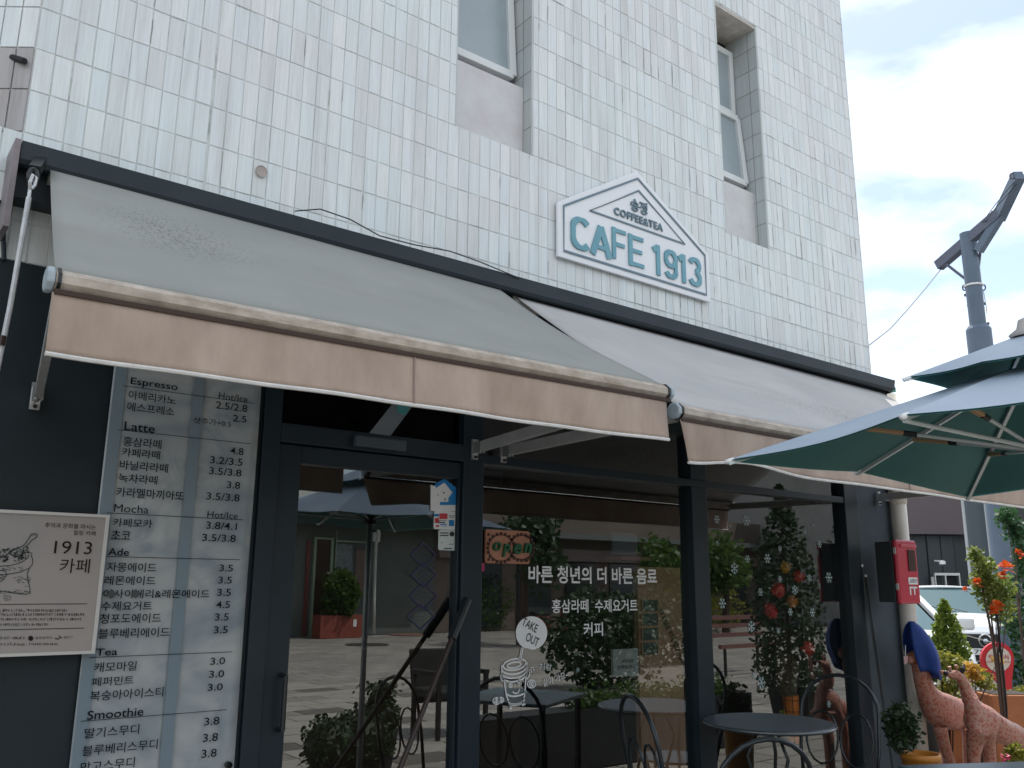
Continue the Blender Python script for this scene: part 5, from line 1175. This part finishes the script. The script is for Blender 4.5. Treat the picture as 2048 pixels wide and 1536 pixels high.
ob('pane', slab(MB(), 1864, 1882, 0, dz, .22, .03), mat('door_pane', (.04, .055, .055), .08), dr); ob('opening', slab(MB(), 1884.5, 1910, 0, dz, .16, .02), BLACKM, dr)
ob('wall_sign', slab(MB(), 1856, 1861, PD(0, 1178, BD).z*0+.9, dz-.05, .3, .05), mat('poster_cream', (.45, .44, .42), .6), db)
lp_ = PD(1885, 1127, BD-.5); tag(ob('wall_lamp', MB().lathe([(.001, .10), (.09, .08), (.10, -.02), (.001, -.06)], lp_, 12).bar(lp_+Vector((0, 0, .08)), lp_+vb*.5+Vector((0, 0, .1)), .05), WHITE), 'small white lamp on the charcoal cladding above the glass door', 'lamp')
slats = MB(); 
for xx in (1938, 1951): slats.bar(PD(xx, 985, 12.5), Vector((*PD(xx, 1176, 12.5)[:2], 0)), .03)
# slim posts of the neighbouring lot
gp_ = thing('gutter_post', 'blue grey square gutter post with pale edges right of the fascia', 'post', tuple(PD(1955, 1176, 25)[:2])+(0,))
c0 = PD(1966, 1176, 25); c0.z = 0; ob('post', MB().obox((c0.x, c0.y, 2.6), va*.28, vb*.15, (0, 0, 2.6)), mat('post_blue', (.07, .09, .105), .6), gp_, bevel=.01)
for s_, xx in ((-1, 1943), (1, 1989)): c1 = PD(xx, 1176, 24.7); ob('edge_strip', MB().bar((c1.x, c1.y, 0), (c1.x, c1.y, 5.2), .06), mat('pale_strip', (.40, .42, .43), .5), gp_)

# ------------------------------------------------------------------ utility pole
ud = 11.7
up_ = thing('utility_pole', 'blue grey steel pole with angled crossarm against the bright sky', 'utility pole', tuple(PD(1950, 900, ud)[:2])+(0,))
UPM = mat('pole_paint', (.085, .125, .18), .5, color2=(.11, .155, .215), scale=2)
pt = PD(1935, 467, ud); ptx_, pty_ = pt.x, pt.y
ztop = pt.z; zm = PD(1961, 668, ud).z
ob('upper_pole', MB().tube([(ptx_, pty_, zm), (ptx_, pty_, ztop)], .100, 20), UPM, up_, smooth=False); ob('lower_pole', MB().tube([(ptx_, pty_, 0), (ptx_, pty_, zm-.03), (ptx_, pty_, zm+.02)], [.152, .152, .12], 20), UPM, up_)
UPA = mat('arm_paint', (.10, .115, .16), .5, var=.1, scale=3)
bl, br_ = PD(1877, 532, ud+.35), PD(2003, 424, ud-.45)
ob('crossarm', MB().bar(bl, br_, .11, .13), UPA, up_); tpp = PD(2038, 350, ud-.9)
ob('jib', MB().bar(br_-(tpp-br_).normalized()*.1, tpp, .12, .14), UPM, up_)
ob('brace', MB().bar(PD(1957, 502, ud-.2), PD(2003, 428, ud-.45), .09, .10), UPM, up_)
ob('brace_rod', MB().tube([PD(1892, 528, ud+.2), PD(1931, 558, ud)], .018, 6), UPA, up_); ob('brace_rod', MB().tube([PD(1961, 500, ud-.2), PD(1957, 535, ud)], .018, 6), UPA, up_)
for (x, y, dd_) in ((1885, 518, .3), (1987, 427, -.3), (2024, 352, -.9)): ob('eye_ring', MB().tube([PD(x+4*math.cos(a), y+6*math.sin(a), ud+dd_) for a in (0, .8, 1.6, 2.4, 3.2, 4, 4.8, 5.6)], .012, 5, closed=True), UPA, up_)
zz = PD(1945, 580, ud).z
ob('strap_band', MB().tube([(ptx_+.108*math.cos(a), pty_+.108*math.sin(a), zz) for a in [i*math.pi/8 for i in range(16)]], .014, 6, closed=True), WHITE, up_)
for x, y in ((1929, 575), (1967, 575)): ob('step_ring', MB().tube([PD(x+4*math.cos(a), y+6*math.sin(a), ud-.1) for a in (0, .8, 1.6, 2.4, 3.2, 4, 4.8, 5.6)], .010, 5, closed=True), UPA, up_)
for x, y in ((1937, 611), (1969, 607), (1942, 651), (1976, 647), (1931, 590)): ob('bolt', MB().ball(PD(x, y, ud-.1), .022, 8), UPA, up_)
ob('hanging_wire', MB().tube([PD(1967, 583, ud-.12), PD(1970, 600, ud-.12), PD(1972, 610, ud-.12), PD(1974, 628, ud-.12)], .006, 5), STEEL, up_)
tag(ob('overhead_wire', MB().tube([PD(1883, 537, ud+.3)]+[PD(1883-139*t_, 537+158*t_+5*math.sin(math.pi*t_), ud+.3-4*t_) for t_ in (.25, .5, .75)]+[Vector((6.045, 3.45, P(1743, 697, 3.4).z))], .007, 5), BLACK), 'thin wire running from the crossarm down to the tiled corner', 'wire')
tag(ob('overhead_wire', MB().tube([PD(2030, 362, ud-.9), PD(1990, 410, ud-.7), PD(1955, 458, ud-.1)], .005, 5).tube([PD(2034, 368, ud-.9), PD(1994, 412, ud-.7), PD(1958, 460, ud-.1)], .005, 5), BLACK), 'pair of thin stay wires between pole head and jib tip', 'wire')
tag(ob('overhead_wire', MB().tube([PD(2038, 358, ud-.9), PD(2120, 350, ud-2)], .006, 5), BLACK), 'short wire leaving the jib tip at the right edge', 'wire')

# ------------------------------------------------------------------ inside the cafe
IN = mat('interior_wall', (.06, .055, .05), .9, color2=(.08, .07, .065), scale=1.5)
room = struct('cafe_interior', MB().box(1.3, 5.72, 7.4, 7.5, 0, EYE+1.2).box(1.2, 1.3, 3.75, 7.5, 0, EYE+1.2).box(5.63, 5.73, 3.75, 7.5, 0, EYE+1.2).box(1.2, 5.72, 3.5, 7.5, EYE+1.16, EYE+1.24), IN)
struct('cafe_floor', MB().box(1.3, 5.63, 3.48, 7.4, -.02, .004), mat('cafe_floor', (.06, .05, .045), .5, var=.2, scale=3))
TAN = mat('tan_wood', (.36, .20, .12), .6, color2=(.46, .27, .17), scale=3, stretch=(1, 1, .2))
tb_ = thing('wood_partition', 'tan wooden board with four small square panes inside the window', 'board', (4.4, 4.05, 0))
ty_ = 4.05
bpts = [P(x, y, ty_) for x, y in ((1275, 1195), (1300, 1130), (1418, 1140), (1418, 1392), (1268, 1352))]
zt0, zt1 = P(1330, 1135, ty_).z, 0.0; bx0, bx1 = P(1277, 1250, ty_).x, P(1418, 1250, ty_).x
ob('board', MB().box(bx0, bx1, ty_, ty_+.04, .25, zt0), TAN, tb_)
for yy in (1200, 1228, 1257, 1286):
    a, b = P(1283, yy, ty_), P(1313, yy+22, ty_); ob('pane', MB().box(a.x, b.x, ty_-.008, ty_-.001, b.z, a.z), mat('slate_pane', (.06, .085, .09), .2), tb_); ob('pane_frame', MB().box(a.x-.01, a.x-.001, ty_-.014, ty_-.001, b.z, a.z).box(b.x+.001, b.x+.01, ty_-.014, ty_-.001, b.z, a.z), TAN, tb_)
tiltxt('이탈리안소다', 1349, 1283, 100, 15, -58, ty_-.006, INKBROWN, tb_, .01)
pic = P(1250, 1088, 4.3); ps = thing('picture_card', 'blue grey card standing on a pinkish shelf inside the window', 'card', pic); ob('card', MB().box(P(1226, 1088, 4.3).x, P(1274, 1088, 4.3).x, 4.3, 4.32, P(1250, 1110, 4.3).z, P(1250, 1066, 4.3).z), mat('card_blue', (.14, .20, .25), .5), ps); ob('shelf', MB().box(P(1220, 1117, 4.3).x, P(1282, 1117, 4.3).x, 4.2, 4.35, P(1250, 1121, 4.3).z, P(1250, 1114, 4.3).z), mat('pink_wood', (.30, .15, .12), .6), ps)
wsn = P(1252, 1330, 3.9); wt = thing('notice_card', 'white two line notice card inside behind the lettering', 'card', wsn); ob('card', MB().box(P(1227, 1330, 3.9).x, P(1277, 1330, 3.9).x, 3.9, 3.92, P(1250, 1353, 3.9).z, P(1250, 1298, 3.9).z), mat('card_white', (.42, .46, .46), .6), wt)
tiltxt('화장실은', 1256, 1322, 24, 7, 0, 3.896, INK, wt, .01); tiltxt('안쪽입니다', 1252, 1334, 34, 8, 0, 3.896, INK, wt, .01)
cu = thing('roller_blind', 'olive green blind hanging inside at the right end of the window', 'blind', (5.2, 3.8, EYE)); ob('cloth', MB().grid(lambda u, v: Vector((P(1603, 1200, 3.8).x+.62*u, 3.8+.006*math.sin(u*30), .55+1.5*v)), 30, 2), mat('olive_cloth', (.10, .115, .075), .8, color2=(.13, .14, .095), scale=2), cu, smooth=True, solid=.002)
ob('batten', MB().bar((P(1603, 1200, 3.8).x, 3.79, .54), (P(1603, 1200, 3.8).x+.62, 3.79, .54), .02), mat('batten', (.12, .10, .08), .6), cu)
balls = [('gold paper ball, topmost of the hanging decorations', 1571, 1135, 11, (.75, .40, .05)), ('red paper ball right of the gold one', 1597, 1153, 12, (.75, .05, .05)), ('pinkish red paper ball below the gold one', 1557, 1180, 14, (.85, .08, .08)), ('orange gold paper ball, lower right of the cluster', 1585, 1204, 12, (.80, .28, .05)), ('long red paper ball, lowest of the cluster', 1541, 1222, 15, (.65, .04, .06)), ('bright red rose shaped ball by the olive blind', 1617, 1297, 13, (.90, .06, .06))]
for lab, x, y, r_, colr in balls:
    c = P(x, y, 3.72); k = (c.z-P(x, y+r_, 3.72).z); t = thing('paper_ball', lab+' inside the window', 'ornament', c, 'hanging paper ornaments'); q = MB()
    for i in range(150):
        a = random.uniform(0, 6.28); e_ = random.uniform(-1.57, 1.57); v = Vector((math.cos(a)*math.cos(e_), math.sin(a)*math.cos(e_), math.sin(e_))); q.leaf(c+v*k*.75, k*.55)
    q.ball(c, k*.8); ob('petals', q, mat('paper_'+str(x), colr, .6, var=.3, scale=30), t); ob('thread', MB().tube([c, (c.x, c.y, EYE+.85)], .0007, 4), BLACK, t)
    if x == 1617: ob('ribbon', MB().bar(c+Vector((0, 0, -.04)), c+Vector((.03, 0, -.20)), .035, .003), mat('pink_ribbon', (.45, .18, .18), .7), t)
wk = P(1575, 1350, 3.75); wb = thing('wicker_bundle', 'upright brown wicker bundle in a bright orange pot inside', 'basket', (wk.x, wk.y, 0)); q = MB()
for i in range(150):
    a = random.uniform(0, 6.28); r_ = .055*random.uniform(.2, 1); z0 = P(1575, 1392, 3.75).z; q.tube([(wk.x+r_*math.cos(a), wk.y+r_*math.sin(a), z0), (wk.x+r_*1.5*math.cos(a+.5), wk.y+r_*1.5*math.sin(a+.5), z0+random.uniform(.12, .28))], .0035, 3)
ob('twigs', q, mat('twig', (.17, .12, .08), .8, var=.4, scale=40), wb); z1 = P(1580, 1390, 3.75).z; ob('pot', MB().lathe([(.04, z1-.30), (.055, z1), (.05, z1)], (wk.x+.02, wk.y, 0), 16), mat('orange_pot', (.90, .25, .04), .5), wb)
q = MB()
for i in range(8): a = i*math.pi/4; q.tube([(wk.x+.02+.058*math.cos(a), wk.y+.058*math.sin(a), z1-.3), (wk.x+.02+.066*math.cos(a), wk.y+.066*math.sin(a), z1+.03)], .002, 4)
for z in (z1-.18, z1-.1, z1-.03): q.tube([(wk.x+.02+.063*math.cos(i*.6), wk.y+.063*math.sin(i*.6), z) for i in range(11)], .002, 4)
ob('wire_cage', q, BLACK, wb)
for i, (x, y) in enumerate(((1172, 1042), (1397, 1052))):
    pass
# counter and shelves at the back of the room
ct = thing('service_counter', 'dark service counter at the back of the cafe', 'counter', (3.5, 6.6, 0)); ob('cabinet', MB().box(2.3, 5.0, 6.3, 6.9, .0, 1.0), mat('counter_wood', (.09, .05, .03), .6, var=.2), ct); ob('worktop', MB().box(2.25, 5.05, 6.25, 6.95, 1.001, 1.04), mat('counter_top', (.25, .22, .19), .4), ct)

# ------------------------------------------------------------------ the street that the glass reflects
OY = -17.6
op = thing('green_framed_shop', 'low shop with pale green door frame and metal eave across the plaza', 'building', (7, OY, 0))
def RX(px, Yr=OY): return MY(px, 1100, Yr).x
def RZ(py, px=720, Yr=OY): return MY(px, py, Yr).z
OW = mat('opposite_wall', (.10, .12, .11), .8, color2=(.15, .17, .155), scale=1.2)
x_a, x_b = RX(560), RX(870)
ob('wall', MB().box(x_a-6, x_b, OY-.3, OY, 0, 4.6), OW, op)
ob('eave', MB().prism([(x_a-6, OY, RZ(1008)), (x_a-6, OY+1.1, RZ(1046)), (x_a-6, OY+1.1, RZ(1055)), (x_a-6, OY, RZ(1052))], (x_b-x_a+6+.4, 0, 0)), mat('eave_metal', (.10, .14, .14), .5, var=.25, scale=3), op)
GF = mat('pale_green_frame', (.30, .38, .28), .5)
ob('door_frame', MB().box(RX(626), RX(631), OY, OY+.08, 0, RZ(1082)).box(RX(660), RX(665), OY, OY+.08, 0, RZ(1082)).box(RX(626), RX(665), OY, OY+.08, RZ(1082), RZ(1078)), GF, op)
ob('glass_leaf', MB().box(RX(631), RX(660), OY, OY+.03, .1, RZ(1082)), mat('dim_brown_glass', (.07, .045, .035), .2), op)
ob('window_frame', MB().box(RX(669), RX(671), OY, OY+.08, 0, RZ(1062)).box(RX(671), RX(742), OY, OY+.08, RZ(1086), RZ(1082)), GF, op)
ob('banner', MB().box(RX(672), RX(704), OY+.01, OY+.04, .3, RZ(1090)), mat('speckled_banner', (.10, .12, .13), .6, color2=(.34, .38, .40), scale=9), op)
ob('shutter', MB().box(RX(711), RX(737), OY+.01, OY+.05, 1.2, RZ(1100)), mat('brown_shutter', (.22, .15, .12), .7), op)
ob('red_post', MB().box(RX(613), RX(619), OY, OY+.06, .0, RZ(1085)), mat('red_post', (.20, .05, .045), .5), op)
WB = mat('white_fascia', (.62, .62, .58), .6)
ob('fascia_board', MB().box(RX(638), RX(900), OY+.3, OY+.35, RZ(1018), RZ(960)), WB, op); ob('fascia_board', MB().box(x_a-6, RX(630), OY+.3, OY+.35, RZ(1007), RZ(990)), WB, op)
t_ = text('보이차', RX(650), RX(680), RZ(1006), RZ(992), OY+.36, INK, op, .02)
ob('air_unit', MB().box(RX(737), RX(750), OY, OY+.3, RZ(1083), RZ(1064)), WHITE, op)
PW = mat('pipe_white', (.62, .64, .60), .4)
pipe2 = [MY(705, 1026, OY+1.15), MY(722, 1038, OY+1.2), MY(745, 1042, OY+1.2), MY(756, 1050, OY+1.1), MY(757, 1070, OY+.9), MY(752, 1090, OY+.5), MY(748, 1200, OY+.4), Vector((RX(742), OY+.4, .05))]
ob('drain_pipe', MB().tube(pipe2, .05, 8), PW, op, smooth=True)
s2_ = thing('brown_shuttered_shop', 'long brown shop with shutters right of the green framed shop', 'building', (14, OY, 0))
ob('wall', MB().box(x_b+.01, x_b+22, OY-.3, OY-.02, 0, 4.2), mat('brown_wall', (.13, .10, .085), .8, color2=(.19, .15, .125), scale=.9), s2_)
ob('fascia', MB().box(x_b+.02, x_b+22, OY-.02, OY+.25, RZ(1110), RZ(1082)), mat('mauve_band', (.22, .17, .16), .6), s2_)
ob('eave', MB().box(x_b+.02, x_b+22, OY-.02, OY+.9, RZ(1060), RZ(1048)), mat('eave_grey', (.13, .15, .14), .6), s2_)
ob('shutter', MB().box(RX(775), RX(850), OY+.0, OY+.03, .1, RZ(1115)), mat('blue_shutter', (.05, .07, .10), .5), s2_) if False else None
bb = MB()
for i in range(9):
    x = x_b+1.2+i*2.2; ob('window', MB().box(x, x+1.5, OY-.018, OY+.04, .1, 2.3), mat('dim_window_'+str(i % 3), [(.03, .045, .055), (.06, .07, .07), (.02, .03, .03)][i % 3], .15), s2_)
ob('sign_panel', MB().box(RX(776)+.01, RX(850), OY+.26, OY+.36, RZ(1040, 810), RZ(1027, 810)), WB, s2_)
# red planter, board, bicycle, manhole
rp = MG(682, 1276); rpl = thing('red_planter', 'red brown wooden planter box with shrubs across the plaza', 'planter', (rp.x, rp.y, 0))
w_ = (RX(724)-RX(642))*(GL*2-rp.y)/(GL*2-OY)
ob('box', MB().box(rp.x-w_/2, rp.x+w_/2, rp.y-.5, rp.y, 0, .62), mat('red_wood', (.26, .06, .04), .6, var=.2), rpl); ob('label_card', MB().box(rp.x+w_*.28, rp.x+w_*.36, rp.y+.001, rp.y+.01, .3, .5), WHITE, rpl)
ob('foliage', leaves(2600, blob((rp.x+w_*.05, rp.y-.25, 1.15), w_*.42, .4, .75, 0), .16), LG, rpl)
wb_ = MG(631, 1257); sb = thing('standing_board', 'white standing menu board on the paving before the green shop', 'sign', (wb_.x, wb_.y, 0)); ob('board', MB().box(wb_.x-.28, wb_.x+.28, wb_.y, wb_.y+.04, .25, 1.5), mat('board_grey', (.42, .44, .43), .6), sb); ob('foot', MB().box(wb_.x-.2, wb_.x+.2, wb_.y-.2, wb_.y+.25, 0, .08), BLACKM, sb)
q = MB()
for i in range(5): q.box(wb_.x-.10, wb_.x-.04, wb_.y+.042, wb_.y+.05, .55+i*.17, .63+i*.17)
for i in range(12): q.box(wb_.x+.02, wb_.x+.22, wb_.y+.042, wb_.y+.05, .5+i*.075, .51+i*.075)
ob('print', q, INK, sb)
bk = MG(757, 1262); bc = thing('bicycle', 'dark bicycle parked beside the drain pipe across the plaza', 'bicycle', (bk.x, bk.y, 0))
for s in (-1, 1): ob('wheel', MB().tube([(bk.x+s*.5+.33*math.cos(a*math.pi/10), bk.y, .34+.33*math.sin(a*math.pi/10)) for a in range(20)], .02, 5, closed=True), BLACK, bc)
ob('frame', MB().tube([(bk.x-.5, bk.y, .34), (bk.x-.2, bk.y, .8), (bk.x+.35, bk.y, .85), (bk.x+.5, bk.y, .34)], .018, 5).tube([(bk.x-.2, bk.y, .8), (bk.x, bk.y, .3), (bk.x+.35, bk.y, .85)], .018, 5).tube([(bk.x+.35, bk.y, .8), (bk.x+.33, bk.y, 1.02)], .015, 5), STEEL, bc); ob('saddle', MB().box(bk.x-.32, bk.x-.08, bk.y-.06, bk.y+.06, .9, .95), BLACKM, bc)
mh = MG(735, 1289); struct('manhole_cover', MB().lathe([(.001, .006), (.55, .006), (.55, .001)], (mh.x, mh.y, 0), 24), mat('cast_iron', (.035, .03, .028), .6)); mh2 = MG(823, 1269); struct('access_cover', MB().lathe([(.001, .006), (.7, .006), (.7, .001)], (mh2.x, mh2.y, 0), 24), mat('rust_iron', (.20, .11, .08), .7))
# shrubs and trees along the far side
def tree(x, y, h, r, m, label, dens=1.0, leaf=.22):
    t = thing('tree', label, 'tree', (x, y, 0), 'trees across the plaza'); ob('trunk', MB().tube([(x, y, 0), (x+.1, y, h*.4), (x+.05, y+.1, h*.7)], [.14, .10, .05], 8), WOODBR, t)
    q = MB(); random.seed(int(x*100))
    for k in range(9): c = Vector((x+random.uniform(-.6, .6)*r, y+random.uniform(-.5, .5)*r, h*.62+random.uniform(-.4, .45)*r*1.2)); f = blob(c, r*.5, r*.5, r*.42, 0); [q.leaf(f(), leaf*random.uniform(.7, 1.3)) for i in range(int(170*dens))]
    ob('crown', q, m, t)
tree(14.6, -11.5, 3.9, 1.3, LD, 'dark round tree before the brown shop'); tree(19.5, -11.0, 3.4, 1.2, LG, 'lighter green tree further along the brown shop'); tree(28, -9.5, 4.6, 1.9, LD, 'tall dark tree at the far end of the plaza'); tree(24, -12.5, 3.6, 1.3, LG, 'middling green tree between its two darker neighbours')
def hedge(cx, cy, w, h, m, label, n=1200, leaf=.12): t = thing('shrub', label, 'shrub', (cx, cy, 0)); q = MB(); f = blob((cx, cy, h*.5), w/2, .5, h*.55, 0); [q.leaf(f(), leaf*random.uniform(.7, 1.3)) for i in range(n)]; ob('foliage', q, m, t)
g1 = MG(790, 1252); hedge(g1.x, g1.y, 2.2, 1.3, LY, 'yellow green shrub right of the bicycle across the plaza')
for i, (x, y, w, h, m, lb) in enumerate(((970, 1262, 2.2, 1.8, LG, 'bushy green shrub at the left end of the flower bed'), (1030, 1255, 1.8, 1.2, LY, 'low yellow green shrub in the flower bed'), (1180, 1262, 3.0, 1.5, LD, 'wide dark shrub in the middle of the flower bed'), (1330, 1262, 2.0, 1.7, LG, 'green shrub near the right end of the flower bed'), (1430, 1262, 3.4, 1.5, LY, 'long yellow green shrub at the end of the flower bed'))):
    g1 = MG(x, y); hedge(g1.x, g1.y, w, h, m, lb)
# nearer planting trough whose plants show low in the window
tro = thing('long_planter', 'long low black planter with bushy green plants, mirrored in the big window', 'planter', (5.6, .85, 0)); ob('trough', MB().box(4.15, 7.6, .72, 1.0, 0, .47), mat('trough_dark', (.012, .014, .015), .7), tro)
q = MB(); [q.leaf((random.uniform(5.3, 7.4), random.uniform(.74, .98), .47+abs(random.gauss(0, .07))), random.uniform(.03, .06)) for i in range(2400)]; ob('foliage', q, LG, tro)
bn = MG(1470, 1345); be = thing('red_bench', 'reddish slatted bench standing on the plaza', 'bench', (bn.x, bn.y, 0))
for z in (.45, .62, .78, .92): ob('slat', MB().box(bn.x-.8, bn.x+.8, bn.y+(.0 if z > .5 else .35)-.05, bn.y+(.0 if z > .5 else .35)+.02, z, z+.07), mat('bench_red', (.20, .09, .08), .6), be)
for s in (-1, 1):
    ob('leg', MB().bar((bn.x+s*.7, bn.y-.02, 0), (bn.x+s*.7, bn.y-.02, .98), .04), BLACK, be); ob('leg', MB().bar((bn.x+s*.7, bn.y+.36, 0), (bn.x+s*.7, bn.y+.36, .45), .04), BLACK, be)
yl = MY(1052, 1065, -17.0); ys = thing('yellow_shop_sign', 'yellow and white shop sign board on the brown shop', 'sign', yl); ob('board', MB().box(yl.x-.9, yl.x+.3, yl.y, yl.y+.1, yl.z-.30, yl.z+.30), mat('cream_sign', (.55, .52, .42), .5), ys); ob('yellow_part', MB().box(yl.x+.31, yl.x+.85, yl.y, yl.y+.1, yl.z-.30, yl.z+.30), mat('sign_yellow', (.62, .42, .03), .5), ys)
pk = MY(961, 1110, -13.5); ob_p = ob('pink_banner', MB().box(pk.x-.25, pk.x+.12, pk.y, pk.y+.03, pk.z-.45, pk.z+.25), mat('pink_banner', (.62, .06, .18), .5)); tag(ob_p, 'narrow pink banner across the plaza by the window edge', 'banner')
mo = MG(1100, 1290); sc_ = thing('red_scooter', 'red and white scooter parked across the plaza', 'scooter', (mo.x, mo.y, 0)); RS = mat('scooter_red', (.18, .015, .02), .4)
ob('body', MB().prism([(mo.x-.6, mo.y-.12, .35), (mo.x-.55, mo.y-.12, .75), (mo.x-.1, mo.y-.12, .72), (mo.x+.0, mo.y-.12, .38), (mo.x+.35, mo.y-.12, .38), (mo.x+.5, mo.y-.12, 1.0), (mo.x+.6, mo.y-.12, .95), (mo.x+.5, mo.y-.12, .3)], (0, .24, 0)), RS, sc_, bevel=.03); ob('seat', MB().box(mo.x-.6, mo.x-.1, mo.y-.13, mo.y+.13, .75, .83), BLACKM, sc_, bevel=.02)
for s in (-.5, .62): ob('wheel', MB().tube([(mo.x+s, mo.y-.06, .24), (mo.x+s, mo.y+.06, .24)], .24, 16), TYR, sc_)
ob('handlebar', MB().tube([(mo.x+.55, mo.y-.3, 1.08), (mo.x+.52, mo.y, 1.0), (mo.x+.55, mo.y+.3, 1.08)], .02, 6), BLACK, sc_)
# black garden chairs and clipped shrubs standing just outside the view, seen mirrored in the door
cg = MG(850, 1545)
gc = thing('garden_armchair', 'black garden armchair with tall square back, mirrored in the door', 'chair', (cg.x, -1.5, 0)); cx_ = MY(850, 1400, -1.4).x
def bk2(x, y): return MY(x, y, -1.4)
zc_ = bk2(850, 1302).z
ob('backrest', MB().obox((cx_+.12, -1.4, zc_-.25), (.27, .06, 0), (-.004, .02, 0), (0, -.05, .27)), BLACKM, gc, bevel=.02); ob('seat', MB().box(cx_-.20, cx_+.42, -1.35, -.85, .38, .46), BLACKM, gc, bevel=.02)
for s in (-.18, .40): ob('armrest', MB().box(cx_+s-.03, cx_+s+.03, -1.35, -.85, .60, .64), BLACKM, gc)
for sx in (-.18, .40):
    for sy in (-1.33, -.87): ob('leg', MB().box(cx_+sx-.02, cx_+sx+.02, sy-.02, sy+.02, 0, .6), BLACKM, gc)
def topiary(px, pyt, r, Yr, label, tall=False):
    c = MY(px, pyt, Yr); t = thing('clipped_shrub', label, 'shrub', (c.x, c.y, 0)); zz = max(.3, c.z-r); f = blob((c.x, c.y, zz), r, r, r, .5)
    q = MB(); [q.leaf(f(), .045) for i in range(1500)]; q.ball((c.x, c.y, zz), r*.85); 
    if tall: [q.leaf((c.x+random.gauss(0, r*.4), c.y+random.gauss(0, r*.4), zz+random.uniform(0, r*1.7)), .05) for i in range(600)]
    ob('crown', q, LD, t); ob('trunk', MB().tube([(c.x, c.y, .2), (c.x, c.y, zz)], .02), WOODBR, t); ob('pot', MB().lathe([(.12, 0), (.17, .3), (.15, .3), (.001, .28)], (c.x, c.y, 0), 16), BLACKM, t)
topiary(708, 1430, .19, .15, 'round clipped dark shrub, mirrored low in the door'); topiary(760, 1395, .17, -.1, 'upright dark shrub beside the round clipped one', True); topiary(660, 1492, .22, .35, 'low spreading dark shrub at the bottom of the door reflection'); topiary(730, 1500, .22, .35, 'second low spreading dark shrub below the round one')
# evergreen added out of view on the right to darken the reflection of the right window
ev = thing('potted_evergreen', 'tall dark evergreen in a black pot, mirrored behind the paper balls', 'tree', (8.55, .8, 0)); q = MB()
for i in range(3600):
    t_ = random.random()**.8; r_ = (.36*math.sin(min(1, t_*1.7)*math.pi/2))*random.uniform(.4, 1.08); a_ = random.uniform(0, 6.283); q.leaf((8.55+r_*math.cos(a_), .8+r_*math.sin(a_), 2.62-2.25*t_), .07)
ob('crown', q, LD, ev); ob('trunk', MB().tube([(8.55, .8, .2), (8.55, .8, 2.3)], [.035, .01], 8), WOODBR, ev); ob('pot', MB().lathe([(.18, 0), (.25, .42), (.22, .42), (.001, .38)], (8.55, .8, 0), 20), BLACKM, ev)
for i_, (x_, y_, w_) in enumerate(((9.6, -3.2, 2.4), (13.2, -5.6, 3.4))):  # two hedges put in to darken what the right window mirrors
    hedge(x_, y_, w_, 1.35, LD, ['dark clipped hedge nearer the window on the right of the plaza', 'dark clipped hedge further back on the right of the plaza'][i_], n=2600, leaf=.11)
# tall houses that close the street behind the camera
def house_(x0, x1, y0, y1, h, c, label):
    t = thing('town_house', label, 'building', ((x0+x1)/2, y1, 0)); ob('wall', MB().box(x0, x1, y0, y1, 0, h), mat('town_'+label[:6], c, .8, var=.1, scale=.5), t)
    n = int((x1-x0)/2.4)
    for i in range(n):
        for z in range(1, int(h/3)): ob('window', MB().box(x0+.6+i*2.4, x0+1.8+i*2.4, y1+.001, y1+.04, z*3+.8, z*3+2.1), mat('town_pane', (.05, .06, .07), .15), t)
house_(-14, -2.5, -24, -15.5, 7, (.42, .40, .37), 'beige two storey house behind the plaza')
house_(33, 52, -22, -12, 8, (.35, .33, .32), 'greyish house closing the right end of the plaza')
